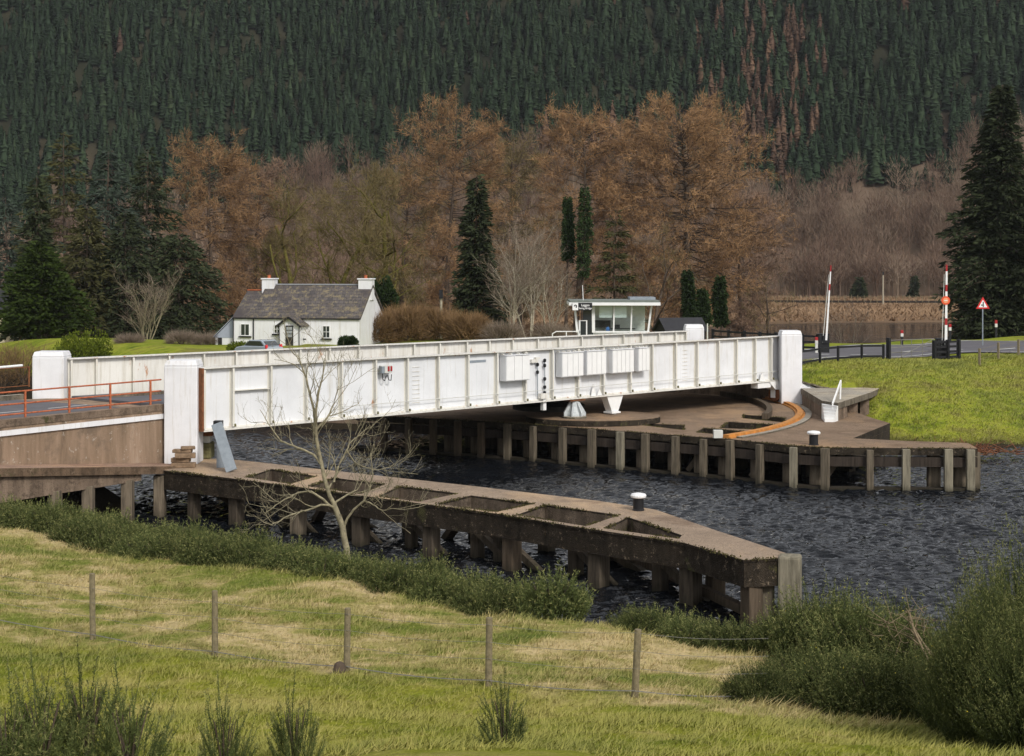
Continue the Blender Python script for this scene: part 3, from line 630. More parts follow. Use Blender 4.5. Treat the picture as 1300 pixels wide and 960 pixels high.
# ------------------------------------------------------------ near guide pier
Z = 1.83
def LL(l, z=Z): return [xy(L(a, b, z)) for a, b in l]
outer = LL([(208, 597), (300, 608), (377, 618), (494, 634), (630, 652), (732, 669), (868, 689), (944, 711), (988, 709), (997, 702), (905, 672), (832, 647), (760, 636), (600, 617), (500, 606), (400, 595), (330, 587), (290, 583), (255, 582), (208, 588)])
cells = [LL(c) for c in ([(312, 606), (369, 614.5), (402, 604.5), (345, 595.5)], [(391, 617.5), (458, 627), (489, 615), (424, 606.5)], [(480, 630.5), (532, 637), (582, 626.5), (507, 617)],
         [(554, 640), (630, 650), (679, 639.5), (598, 629)], [(655, 654), (744, 668), (787, 654), (692, 641)], [(768, 671), (862, 684), (866, 679.5), (797, 656.5)])]
pier = empty('guide_pier', (outer[0].x + 8, outer[0].y - 8, 0), 'long brown concrete jetty with open cells jutting towards the camera', 'pier')
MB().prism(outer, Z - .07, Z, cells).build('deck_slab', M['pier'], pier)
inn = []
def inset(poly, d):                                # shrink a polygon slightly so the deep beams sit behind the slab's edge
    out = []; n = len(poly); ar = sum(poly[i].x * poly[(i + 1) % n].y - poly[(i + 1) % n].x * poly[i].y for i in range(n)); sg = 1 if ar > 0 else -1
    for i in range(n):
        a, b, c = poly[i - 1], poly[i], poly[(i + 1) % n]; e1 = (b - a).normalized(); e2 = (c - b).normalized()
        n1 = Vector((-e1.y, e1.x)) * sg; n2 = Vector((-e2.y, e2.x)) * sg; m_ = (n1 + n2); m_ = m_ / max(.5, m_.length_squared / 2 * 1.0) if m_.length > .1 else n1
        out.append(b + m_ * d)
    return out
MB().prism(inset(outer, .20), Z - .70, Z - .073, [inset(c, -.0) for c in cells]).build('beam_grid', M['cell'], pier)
MB().prism(inset(outer, .03), Z - .76, Z - .074, [inset(outer, .197)]).build('edge_beam', M['pier'], pier)
ob = outer
def along(poly, t):
    seg = [(poly[i + 1] - poly[i]).length for i in range(len(poly) - 1)]; s = t * sum(seg)
    for i, l in enumerate(seg):
        if s <= l or i == len(seg) - 1: return poly[i] + (poly[i + 1] - poly[i]) * (s / l), (poly[i + 1] - poly[i]).normalized()
        s -= l
front = outer[0:8]; back = outer[9:20][::-1]
def frontat(px):
    for a_, b_ in zip(front, front[1:]):
        t = toline(px, a_, b_)
        if 0 <= t <= 1: return a_ + (b_ - a_) * t, (b_ - a_).normalized()
for q, wd, mt in ((236, .42, 'pile_dark'), (290, .5, 'pile_dark'), (368, .5, 'pile_conc'), (447, .52, 'pile_dark'), (537, .5, 'pile_dark'), (638, .52, 'pile_brown'), (749, .55, 'pile_dark'), (866, .55, 'pile_dark'), (938, .5, 'pile_brown')):
    p, d_ = frontat(q); n_ = Vector((-d_.y, d_.x)); n_ = n_ if n_.y > 0 else -n_; p = p + n_ * .42
    MB().box((p.x, p.y, 0), (wd * .9, wd * .9, 2.2), d_).build('pile', M[mt], pier, bevel=.02)
for q, wd in ((330, .32), (410, .34), (490, .34), (575, .36), (604, .36), (696, .38), (806, .38), (905, .36)):
    p, d_ = frontat(q); n_ = Vector((-d_.y, d_.x)); n_ = n_ if n_.y > 0 else -n_; p = p + n_ * 1.25
    MB().box((p.x, p.y, -.1), (wd, wd, 2.3), d_).build('pile', M['pile_dark'], pier, bevel=.02)
    r_ = p + d_ * 1.9; MB().bar((p.x, p.y - .25, .95), (r_.x, r_.y - .25, -.25), .22, .22).build('brace', M['pile_dark'], pier)
for k in range(9):
    p, d_ = along(back, .12 + k * .098); n_ = Vector((-d_.y, d_.x)); n_ = n_ if n_.y < 0 else -n_; p = p + n_ * .5
    MB().box((p.x, p.y, -.1), (.45, .45, 2.1), d_).build('pile', M['pile_brown'], pier, bevel=.02)
for k in range(7):
    p, d_ = along(back, .17 + k * .1); n_ = Vector((-d_.y, d_.x)); n_ = n_ if n_.y < 0 else -n_; p = p + n_ * .7; q = p + n_ * 1.2 + d_ * (1.7 if k % 2 else -1.7)
    MB().bar((p.x, p.y, -.15), (q.x, q.y, .95), .3, .26).build('brace', M['pile_brown'], pier)
a_, b_ = along(back, .72)[0] + Vector((-.4, -.7)), along(back, .98)[0] + Vector((-.9, -.3)); MB().bar((a_.x, a_.y, .42), (b_.x, b_.y, .2), .22, .26).build('brace', M['pile_brown'], pier)
e_ = xy(L(1003.5, 707, 1.86)); MB().box((e_.x, e_.y + .1, .5), (.62, .62, 2.78), (1, -.25)).build('end_post', M['pile_pale'], pier, bevel=.07, seg=2)
MB().box((e_.x - .55, e_.y + .35, .2), (.32, .32, 1.8), (1, -.25)).build('pile', M['pile_grey'], pier, bevel=.02)

MOSS_EDGES = [(pier, Z, [outer[0:9]] + [c + [c[0]] for c in cells], 'pier')]
def bollard(p, z, label, h=.56, r=.175):
    e = empty('mooring_bollard', (p.x, p.y, z), label, 'bollard', 'black bollards with white caps')
    MB().lathe((p.x, p.y, z), [(r * 1.12, 0), (r * 1.12, .03), (r, .05), (r * .98, h - .16)], 18).build('post', M['black'], e, smooth=False)
    MB().lathe((p.x, p.y, z + h - .16), [(r * 1.0, 0), (r * 1.42, .03), (r * 1.5, .09), (r * 1.3, .14), (r * .5, .17)], 18).build('cap', M['bollard_white'], e, smooth=False)
bollard(L(810.5, 648, Z), Z, 'white capped black bollard on the near jetty edge')
bollard(L(1033, 565, Z), Z, 'white capped black bollard on the turntable platform', .62, .2)
# moss and rubble along the deck edge
# ------------------------------------------------------------ turntable platform and its timber fendering
pf = [(455, 526.5), (480, 528), (600, 534), (667, 538), (770, 546), (850, 552), (926, 557.5), (1004, 565.5), (1053, 568.3), (1100, 568.6), (1241, 569.5), (1229, 562.5), (1150, 559.8), (1083, 556.5), (1130, 537.2), (1108, 531)]
pfw = LL(pf) + [Vector((18.2, 88.9)), Vector((15, 92.8)), Vector((9.5, 98.5)), Vector((-4, 92)), Vector((-9.5, 86))]
holes = [LL(c) for c in ([(799, 538), (868, 546), (869.5, 540), (806, 537)], [(884, 549), (925, 552.5), (951, 548), (893, 543.5)], [(914, 543.5), (966, 545.5), (988, 539.5), (925, 535.5)], [(943, 531), (996, 536.5), (997, 530.5), (944, 526.5)])]
plat = empty('turntable_platform', (8, 80, 0), 'broad brown concrete platform beneath the bridge with timber fender piles', 'platform')
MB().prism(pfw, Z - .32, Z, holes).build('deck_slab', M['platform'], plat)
s = MB()
for h_ in holes:                                   # pit walls and floor of each cell
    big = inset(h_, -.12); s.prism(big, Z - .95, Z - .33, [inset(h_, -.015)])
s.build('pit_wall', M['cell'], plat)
s = MB()
for h_ in holes: s.prism(inset(h_, -.1), Z - 1.0, Z - .953)
s.build('pit_floor', M['pile_brown'], plat)
pc2 = Vector((pc.x, pc.y))
c2 = onnear(729, 0, 0); cpl = Vector((c2.x + 1.0, c2.y + 1.2))
ring = [cpl + Vector((3.4 * math.cos(2 * math.pi * k / 36), 2.6 * math.sin(2 * math.pi * k / 36))) for k in range(36)]
MB().prism(ring, Z + .002, 2.14).build('plinth', M['platform'], plat, bevel=.03)
fr = [Vector(p) for p in LL(pf[:11])]
def frontpf(px):
    for a_, b_ in zip(fr, fr[1:]):
        t = toline(px, a_, b_)
        if -.001 <= t <= 1.001: return a_ + (b_ - a_) * t, (b_ - a_).normalized()
def outn(d_): n_ = Vector((-d_.y, d_.x)); return n_ if n_.y < 0 else -n_
s = MB(); s2 = MB()
for a_, b_ in zip(fr, fr[1:]):
    o_ = outn((b_ - a_).normalized()) * -.14
    s.bar((*(a_ + o_), 1.22), (*(b_ + o_), 1.22), .26, .42); s2.bar((*(a_ + o_), .03), (*(b_ + o_), .03), .5, .16)
s.build('waling', M['wale'], plat); s2.build('sill_beam', M['wale'], plat)
for q in (490, 520, 551, 582, 612.5, 645, 679, 715.6, 752, 788, 820, 858.5, 895, 928, 967, 1008.5, 1047.6, 1104.6, 1149, 1202, 1234):
    p, d_ = frontpf(q); p = p + outn(d_) * .10; mt = ('pile_pale' if q > 1140 or q in (788, 1008.5) else 'pile_grey') if q > 640 else 'pile_brown'; jt = (hash(int(q * 7)) % 9 - 4) / 100; p = p + d_ * jt
    if q > 1225: p = p - d_ * .12
    MB().box((p.x, p.y, .55 + jt * .8), (.32 + jt * .9, .28, 2.45), d_).build('fender_pile', M[mt], plat, bevel=.015)
p = fr[-1] + Vector((.12, .55)); MB().box((p.x, p.y, .5), (.25, .3, 2.2)).build('fender_pile', M['pile_grey'], plat)
for q in (563, 597, 630, 663, 697, 733, 770, 806, 846, 880, 911, 949, 990, 1030, 1190, 1224):
    p, d_ = frontpf(q); p = p - outn(d_) * .75; MB().box((p.x, p.y, .55), (.55, .45, 1.85), d_).build('column', M['pile_conc'], plat, bevel=.05)
for q in (872, 948, 1062): p, d_ = frontpf(q); p = p - outn(d_) * 1.1; MB().bar((p.x - .5, p.y, .1), (p.x + .5, p.y + .1, 1.5), .2, .2).build('brace', M['pile_conc'], plat)
for k in range(20):                                # second and third rows of columns under the deck
    q = 560 + k * 26; pp = frontpf(q)
    for dd in (3.4, 6.2):
        if q > 1000 and dd > 3: continue
        p = pp[0] - outn(pp[1]) * dd; MB().box((p.x, p.y, .3), (.5, .5, 2.3), pp[1]).build('column', M['pile_brown'], plat)
# deep side wall where the platform steps back
a_, b_ = LL([(1083, 556.5), (1130, 537.2)]); q = (a_ + b_) / 2; nd = Vector((-(b_ - a_).y, (b_ - a_).x)).normalized(); nd = nd if nd.x < 0 else -nd
s = MB().bar((*(a_ + nd * .2), .95), (*(b_ + nd * .2), .95), .38, 1.1).build('side_beam', M['platform'], plat)
MOSS_EDGES.append((plat, Z, [fr] + [h_ + [h_[0]] for h_ in holes], 'platform'))
# curved track: orange rail on a pale bed, dark inner kerb
cc = Vector((-6.903, 87.153)); RT = 22.476
def arc(r0, r1, t0, t1, z0, z1, n, name, mat, parent, gap=None):
    s = MB()
    for k in range(n):
        a, b = t0 + (t1 - t0) * k / n, t0 + (t1 - t0) * (k + 1) / n
        if gap: b = a + (b - a) * gap
        q = [cc + Vector((math.cos(t), math.sin(t))) * r for t, r in ((a, r0), (a, r1), (b, r1), (b, r0))]
        s.hexa([Vector((*p, z)) for z in (z0, z1) for p in q])
    return s.build(name, mat, parent)
t0, t1 = math.atan2(72.0 - cc.y, 9.9 - cc.x), math.atan2(92.6 - cc.y, 15.0 - cc.x)
tr = empty('turning_track', (15, 82, Z), 'curved rusty orange rail track laid on the platform', 'rail track')
arc(RT - .15, RT + .15, t0, t1, Z + .06, Z + .17, 60, 'rail', M['orange_track'], tr)
arc(RT - .26, RT + .26, t0, t1, Z + .004, Z + .058, 60, 'track_bed', M['orange_track'], tr)
arc(RT + .28, RT + .60, t0 + .02, t1, Z + .004, Z + .075, 26, 'edge_stone', M['pale_conc'], tr, .94)
arc(RT - 1.75, RT - 1.45, t0 + .42, t1 + .12, Z + .003, Z + .30, 30, 'inner_kerb', M['pile_brown'], tr)
st = cc + Vector((math.cos(t0), math.sin(t0))) * RT
MB().box((st.x - .35, st.y + .1, Z + .19), (.42, .3, .36)).build('end_stop', M['offwhite'], tr, bevel=.01)
# far abutment wall behind the platform, under the road
s = MB(); s.prism([(15.8, 91.2), (10.4, 97.2), (2, 98.2), (-8, 92.2), (-19, 96.4), (-19, 97.6), (-8.3, 93.4), (2, 99.2), (11, 98.4), (16.8, 92)], -1.0, 3.9)
o = s.build('abutment_wall', M['wall'], loc=(10, 97, 0)); tag(o, 'dark concrete wall behind the platform in the shade under the bridge', 'abutment')
# raised concrete landing with white steps
lt = [L(1018, 493.5, 2.75), L(1107, 497.5, 2.75), L(1064, 511.5, 2.75), L(1043, 508.5, 2.75)]
lt = [xy(v) for v in lt]
ld = empty('raised_landing', (lt[3].x, lt[3].y, Z), 'raised concrete landing with white painted steps beside the grass bank', 'landing')
k_ = lt[2]; MB().prism([lt[3], lt[2], lt[1], lt[1] + Vector((1.2, 3)), lt[0] + Vector((0, 0.3)), lt[0]], 2.42, 2.75).build('top_slab', M['pale_conc'], ld, bevel=.01)
MB().prism([lt[3] + Vector((.02, .06)), lt[2] + Vector((-.02, .06)), lt[2] + (lt[1] - lt[2]) * .3 + Vector((-.05, .1)), lt[0] + Vector((1.2, 1)), lt[0] + Vector((.03, .05))], Z - .3, 2.417).build('side_wall', M['wall'], ld)
for f_ in (.62, .97): q = lt[2] + (lt[1] - lt[2]) * f_ + Vector((-.3, .5)); MB().box((q.x, q.y, 1.6), (.5, .5, 1.62)).build('pillar', M['wall'], ld)
sa, sb = xy(L(1047, 536, Z)), xy(L(1059, 536, Z)); ta, tb = lt[3], lt[2]
for k in range(5):
    f_ = (k + 1) / 6; g_ = k / 6; za = Z + (2.75 - Z) * (k + 1) / 6
    q = [sa + (ta - sa) * g_, sb + (tb - sb) * g_, tb, ta]
    MB().prism([q[0], q[1], q[2] - Vector((0, .003)), q[3] - Vector((0, .003))], za - (2.75 - Z) / 6 + .002, za).build('step', M['white'], ld)
hr = MB(); h0, h1, h2 = P(1057, 513, 80.0), P(1067.5, 483.5, 82.0), P(1066.5, 511, 82.0)
hr.bar(h0, h1, .07, .1); hr.bar(h1, h2, .07, .07); hr.bar(h0, h0 + Vector((.0, 0, -0.8)), .06, .06); hr.build('handrail', M['white'], ld)
# ------------------------------------------------------------ road on the far bank
def sheet(poly, dz, mat, name, step=None):
    s = MB(); n = len(poly) // 2; near, far = poly[:n], poly[n:][::-1]
    rows = []
    for i in range(n):
        rows.append([near[i] + (far[i] - near[i]) * (k / 8) for k in range(9)])
    vs = [(p.x, p.y, ghf(p.x, p.y) + dz) for r_ in rows for p in r_]
    fs = [(i * 9 + k, (i + 1) * 9 + k, (i + 1) * 9 + k + 1, i * 9 + k + 1) for i in range(n - 1) for k in range(8)]
    s.add(vs, fs); o = s.build(name, mat, loc=(near[0].x, near[0].y, 3.9)); o['kind'] = 'structure'; return o
bm_, dm_ = xy(B) + U * .3 + N * .6, xy(D) + U * .3 - N * .6
V2 = lambda a, b: Vector((a, b))
nr = [bm_, V2(19.5, 96.2), V2(23.2, 98.4), V2(28.5, 101.6), V2(35, 104.6), V2(44, 107), V2(60, 110), V2(90, 114)]
fr_ = [dm_, V2(13.8, 103.5), V2(18.3, 107.5), V2(25.5, 112.5), V2(34, 118), V2(45, 123), V2(62, 127), V2(92, 131)]
def dense(l, n=10):
    out = []
    for a_, b_ in zip(l, l[1:]): out += [a_ + (b_ - a_) * (k / n) for k in range(n)]
    return out + [l[-1]]
sheet(dense(nr) + dense(fr_)[::-1], .07, M['asphalt'], 'road')
def lerp_(f): return [a_ + (b_ - a_) * f for a_, b_ in zip(dense(nr), dense(fr_))]
for f_, w_ in ((.30, .012), (.92, .010), (.06, .010)):
    c0_, c1_ = lerp_(f_ - w_), lerp_(f_ + w_)
    if f_ == .30:
        for k in range(2, 66, 6): sheet(c0_[k:k + 3] + c1_[k:k + 3][::-1], .10, M['roadpaint'], 'road_centre_marking')
    else: sheet(c0_ + c1_[::-1], .10, M['roadpaint'], 'road_edge_marking')

def gpost(e, p, h, w, mat, name='post', z=None):
    z = ghf(p.x, p.y) if z is None else z
    return MB().box((p.x, p.y, z + h / 2 - .1), (w, w, h + .2), (U.x, U.y)).build(name, mat, e, bevel=.006)
def rails_between(e, pts, hs, mat, th=(.05, .12), name='rail'):
    for h in hs:
        s = MB()
        for a_, b_ in zip(pts, pts[1:]): s.bar((a_.x, a_.y, ghf(a_.x, a_.y) + h), (b_.x, b_.y, ghf(b_.x, b_.y) + h), *th)
        s.build(name, mat, e)
def fence(pts, h, hs, mat, label, w=.12, th=(.05, .12), rail='rail', group=None, top=None):
    e = empty('wooden_fence', (pts[0].x, pts[0].y, ghf(pts[0].x, pts[0].y)), label, 'fence', group)
    for p in pts: gpost(e, p, h, w, mat)
    rails_between(e, pts, hs, mat, th, rail); return e
def at(px, y, d): return V2((px - CX) / F * d, d)
f1 = [at(1014, 0, 93.2), at(1041, 0, 94.0), at(1064, 0, 94.6), at(1094, 0, 95.4), at(1121.5, 0, 96.2)]
fence(f1, .95, (.86, .22), M['black'], 'low black two rail fence between the white pillar and the field gate')
# field gate with black hanging post
g0, g1 = at(1128, 0, 96.4), at(1186, 0, 98.2)
gt = empty('field_gate', (g0.x, g0.y, ghf(g0.x, g0.y)), 'thin grey metal field gate with a diagonal brace beside the road', 'gate')
gpost(gt, g0, 1.35, .22, M['black'])
gz = ghf(g0.x, g0.y); s = MB()
for h in (.12, .45, .75, 1.2): s.tube((g0.x + .1, g0.y, gz + h), (g1.x, g1.y, gz + h), .022, n=6)
for t in (.02, .28, .5, .74, .99): p = g0 + (g1 - g0) * t; s.tube((p.x, p.y, gz + .12), (p.x, p.y, gz + 1.2), .02, n=6)
s.tube((g0.x + .6, g0.y, gz + .12), (g1.x, g1.y, gz + 1.2), .022, n=6); s.build('gate_frame', M['wire'], gt)
f2 = [at(1203, 0, 98.2), at(1217, 0, 98.4)]
e = fence([at(1186, 0, 97.6), at(1203, 0, 98.0), at(1217, 0, 98.2)], 1.25, (1.12, .82, .5, .18), M['black'], 'short black four rail fence beside the right hand barrier', .2, (.05, .14))
wp = [at(1243.5, 0, 96.0), at(1267.5, 0, 98.0), at(1293, 0, 99.5), at(1325, 0, 101)]
fence(wp, 1.05, (.95, .65, .35), M['post'], 'pale wooden stakes with thin wire along the verge at far right', .12, (.012, .012), 'wire')
f3 = [at(905, 0, 112), at(925, 0, 110), at(945, 0, 108.5), at(965, 0, 107.5), at(985, 0, 106.6), at(1003, 0, 106), at(1019, 0, 105.4), at(1038, 0, 105)]
fence(f3, 1.25, (1.1, .72, .35), M['black'], 'black three rail fence between the black shed and the left barrier', .16, (.05, .13))
# level barriers
def boom(px, d, ytop, lean, label, sign):
    p = at(px, 0, d); z = ghf(p.x, p.y); e = empty('road_barrier', (p.x, p.y, z), label, 'barrier')
    MB().box((p.x, p.y, z + .62), (.72, .6, 1.3)).box((p.x, p.y, z + 1.29), (.78, .66, .05)).build('cabinet', M['black'], e, bevel=.02)
    zt = HC - (ytop - HY) / F * d; b0 = Vector((p.x + .12, p.y - .42, z + .9)); b1 = Vector((p.x + .12 + lean, p.y - .42, zt)); n = 12
    for k in range(n):
        a_, b_ = b0 + (b1 - b0) * (k / n), b0 + (b1 - b0) * ((k + 1) / n)
        w_ = (.16 if sign else .125) - .005 * k; red = k in ((3, 8, 11) if sign else (8, 11))
        MB().bar(a_, b_, w_, .06, up=(0, 1, 0)).build('arm_band', M['red'] if red else M['white'], e)
    MB().bar(b0 + Vector((-.22, .1, -.2)), b1 + Vector((-.12, .1, -.6)), .035, .035).build('stay_rod', M['offwhite'], e)
    MB().box((p.x + .1, p.y - .33, z + .95), (.4, .12, .5)).build('hinge_bracket', M['black'], e)
    if sign:
        c = b0 + (b1 - b0) * .555 + Vector((-.05, -.07, 0))
        dsk = MB().tube(c, c + Vector((0, .03, 0)), .27, n=26).build('sign_disc', M['sunset'], e)
        MB().tube(c + Vector((.0, -.012, 0)), c + Vector((0, -.004, 0)), .17, n=22).build('disc_centre', simple('faded_orange', (.8, .32, .16), .5, .2, 9), dsk)
        MB().bar(c + Vector((-.10, -.02, 0)), c + Vector((.10, -.02, 0)), .01, .05).build('white_bar', M['white'], dsk)
boom(1045, 104.5, 337, .75 * 104 / 2000 * 8, 'raised red and white barrier arm on a black box near the water', False)
boom(1196, 98.6, 336, .05, 'raised red and white barrier arm carrying a round orange sign', True)
def marker(px, d, h, label, red, group=None):
    p = at(px, 0, d); z = ghf(p.x, p.y); e = empty('marker_post', (p.x, p.y, z), label, 'marker post', group)
    s = MB().box((p.x, p.y, z + h * .3), (.17, .14, h * .6)).build('lower_post', M['black' if not red else 'offwhite'], e, bevel=.01)
    MB().box((p.x, p.y, z + h * .7), (.19, .15, h * .2)).build('white_band', M['offwhite'], e, bevel=.01)
    MB().box((p.x, p.y, z + h * .9), (.19, .15, h * .2)).build('red_band', M['red'], e, bevel=.01)
marker(1145, 113.5, 1.15, 'black verge marker post with a red top behind the field gate', False)
marker(1206, 118.5, 1.25, 'black verge marker post with a red top just right of the orange disc barrier', False)
marker(1264.5, 125, 1.4, 'black verge marker post with a red top below the big dark fir', False)
marker(1036.5, 103.2, 1.1, 'short white and red post beside the left barrier box', True)
# triangular side road warning sign
p = at(1247.5, 0, 112); z = ghf(p.x, p.y); zc = HC - (387 - HY) / F * 112
ws = empty('warning_sign', (p.x, p.y, z), 'triangular red edged side road warning sign on a thin grey pole', 'road sign')
MB().tube((p.x, p.y, z), (p.x, p.y, zc + .3), .045, n=8).build('pole', M['steel'], ws)
def tri(c, r, y): return [Vector((c.x + r * math.sin(a), y, c.z + r * math.cos(a))) for a in (0, 2 * math.pi / 3, 4 * math.pi / 3)]
c = Vector((p.x, p.y, zc)); pl = MB().plate(tri(c, .56, p.y - .07), (0, 1, 0), .02).build('sign_plate', M['signred'], ws)
MB().plate(tri(c, .36, p.y - .078), (0, 1, 0), .006).build('white_field', M['white'], pl)
s = MB(); s.box((c.x + .02, p.y - .084, c.z + .03), (.075, .006, .36)); s.bar((c.x - .14, p.y - .084, c.z - .02), (c.x + .0, p.y - .084, c.z - .02), .006, .07, up=(0, 0, 1)); s.build('junction_symbol', M['black'], pl)
def pole(px, d, ytop, h, label, r=.12):
    p = at(px, 0, d); z = ghf(p.x, p.y); zt = HC - (ytop - HY) / F * d
    e = empty('utility_pole', (p.x, p.y, z), label, 'utility pole')
    MB().tube((p.x, p.y, z - .2), (p.x, p.y, zt), r * 1.15, r * .8, 8).build('pole', M['palebark'], e)
    MB().box((p.x, p.y - .1, zt - .35), (.3, .25, .7)).build('fitting', M['black'], e)
pole(560, 128, 368, 0, 'slim wooden pole standing by the brown hedge right of the cottage')
pole(1121, 340, 345, 0, 'distant slim wooden pole above the marsh behind the left barrier', .2)

# ------------------------------------------------------------ control cabin
cd = 103.0; cx0, cx1 = (735 - CX) / F * cd, (826 - CX) / F * cd; cw = cx1 - cx0; cz = 3.85; rz = HC - (387.5 - HY) / F * cd
cab = empty('control_cabin', (cx0 + cw / 2, cd + 1.6, cz), 'flat roofed glazed bridge control cabin with a black name board', 'control cabin')
def cq(x0, x1, z0, z1, y0=0.0, y1=0.0): return [Vector((cx0 + x0, cd + y0, z0)), Vector((cx0 + x1, cd + y0, z0)), Vector((cx0 + x1, cd + y1, z1)), Vector((cx0 + x0, cd + y1, z1))]
zs = 5.30; zh = rz - .02                             # sill and head
MB().box((cx0 + cw / 2 - .1, cd + 1.75, (cz + zs) / 2 - .3), (cw - .2, 3.0, zs - cz + .6)).build('base_wall', M['white'], cab)
MB().box((cx0 + cw / 2 + .5, cd + 3.3, (zs + zh) / 2), (cw - 1.2, .1, zh - zs)).build('rear_wall', M['offwhite'], cab)
s = MB(); s.box((cx0 + cw / 2 - .05, cd + 1.45, rz + .09), (cw + 1.25, 4.4, .2)); rf = s.build('roof', M['white'], cab, bevel=.01)
MB().box((cx0 + cw / 2 - .05, cd + 1.45, rz + .255), (cw + 1.15, 4.3, .125)).build('roof_edging', simple('green_grey_roofing', (.16, .18, .16), .7, .2), rf)
MB().box((cx0 + cw - .4, cd + 2.4, rz + .40), (1.7, 2.0, .16)).build('roof_hatch', M['steel'], rf)
def mullion(x, lean_top, w=.09): MB().hexa([Vector((cx0 + x + i * w / 2 + (lean_top if k else 0), cd + j * .05 + .0, (zh if k else zs - .05))) for k in (0, 1) for i, j in ((-1, -1), (1, -1), (1, 1), (-1, 1))]).build('mullion', M['white'], cab)
xsill = lambda px: (px - CX) / F * cd - cx0
for px, lt_, w_ in ((753.5, -.02, .2), (779, .03, .09), (801, .06, .09), (822.5, .24, .12), (733, -.18, .14)): mullion(xsill(px), lt_, w_)
MB().box((cx0 + cw / 2 + .5, cd, zs), (cw - 1.15, .16, .09)).build('window_sill', M['white'], cab)
MB().plate(cq(xsill(754), xsill(822), zs, zh), (0, 1, 0), .02).build('window_glass', M['clear'], cab)
MB().plate(cq(xsill(740), xsill(753), zs - .5, zh), (0, 1, 0), .02).build('window_glass', M['glass'], cab)
MB().plate([Vector((cx0 + cw, cd + .1, zs)), Vector((cx0 + cw, cd + 3.3, zs)), Vector((cx0 + cw + .24, cd + 3.3, zh)), Vector((cx0 + cw + .24, cd + .1, zh))], (-1, 0, 0), .02).build('side_glass', M['clear'], cab)
for px0, px1 in ((761, 777.5), (780.5, 795.5)): MB().plate(cq(xsill(px0), xsill(px1), zh - .80, zh - .02, .08, .08), (0, 1, 0), .01).build('roller_blind', M['blind'], cab)
dr = MB().box((cx0 + .26, cd - .02, zs - .3), (.56, .06, 2.1)).build('door', M['white'], cab, bevel=.01)
MB().box((cx0 + .28, cd - .055, zs + .05), (.36, .02, 1.3)).build('door_glass', M['glass'], dr)
MB().box((cx0 + .05, cd - .09, zs), (.05, .06, .15)).build('handle', M['steel'], dr)
s = MB().box((cx0 + cw / 2 + .4, cd + .9, zs + .16), (2.0, .6, .06)).box((cx0 + cw / 2 + .2, cd + .9, zs + .3), (.38, .06, .26)).box((cx0 + cw / 2 - .8, cd + 2.8, zs + .4), (1.4, .3, .5)); s.build('control_desk', M['black'], cab)
MB().lathe((cx0 + cw / 2 - .42, cd + .5, zs + .02), [(.13, 0), (.15, .16), (.06, .28)], 10).build('jacket', M['blue'], cab)
MB().tube((cx0 + .30, cd + .2, rz + .1), (cx0 + .24, cd + .2, rz + 1.3), .022, n=6).build('aerial', M['white'], rf)
s = MB(); hx = cx0 - 1.75
for k in (0, .9, 1.7): s.tube((hx + k, cd - .6, 4.0), (hx + k, cd - .6, 5.32 - (k == 0) * .12), .035, n=6)
s.tube((hx, cd - .6, 5.2), (hx + .25, cd - .6, 5.34), .035, n=6).tube((hx + .25, cd - .6, 5.34), (hx + 1.7, cd - .6, 5.34), .035, n=6); s.build('handrail', M['white'], cab)
bx0, bx1, bz0, bz1 = (726 - CX) / F * cd, (751 - CX) / F * cd, HC - (393.5 - HY) / F * cd, HC - (384 - HY) / F * cd
by = cd - .85; bw = bx1 - bx0
sb_ = MB().box((bx0 + bw / 2, by, (bz0 + bz1) / 2), (bw, .05, bz1 - bz0)).build('name_board', M['black'], cab)
MB().box((bx0 + .19, by - .03, (bz0 + bz1) / 2), (.37, .012, bz1 - bz0 - .01)).build('emblem_panel', M['white'], sb_)
s = MB(); ec_ = Vector((bx0 + .20, by - .04, (bz0 + bz1) / 2))
arcp = [ec_ + Vector((.10 * math.cos(a), 0, .10 * math.sin(a) + .03)) for a in [R(k) for k in range(-40, 201, 20)]] + [ec_ + Vector((.05 * math.cos(a), 0, .045 * math.sin(a) + .02)) for a in [R(k) for k in range(200, -41, -20)]]
s.plate(arcp, (0, -1, 0), .004); s.plate([ec_ + Vector(v) for v in ((.03, 0, .02), (.11, 0, -.02), (.05, 0, -.10), (.0, 0, -.03))], (0, -1, 0), .004); s.build('emblem', M['black'], sb_)
def lettering(txt, size, loc, mat, parent):
    cu = bpy.data.curves.new('lettering', 'FONT'); cu.body = txt; cu.size = size; cu.extrude = .002; cu.align_x = 'CENTER'; cu.offset = size * .012
    o = bpy.data.objects.new('lettering', cu); COL.objects.link(o); bpy.context.view_layer.update()
    me = bpy.data.meshes.new_from_object(o.evaluated_get(bpy.context.evaluated_depsgraph_get())); COL.objects.unlink(o); bpy.data.objects.remove(o)
    t = bpy.data.objects.new('lettering', me); COL.objects.link(t); me.materials.append(mat); t.parent = parent
    t.location = Vector(loc) - origin(parent); t.rotation_euler = (R(90), 0, 0); return t
lettering('Laggan', .205, (bx0 + .84, by - .03, bz0 + .27), M['white'], sb_)
lettering('Swing Bridge', .165, (bx0 + .835, by - .03, bz0 + .08), M['white'], sb_)

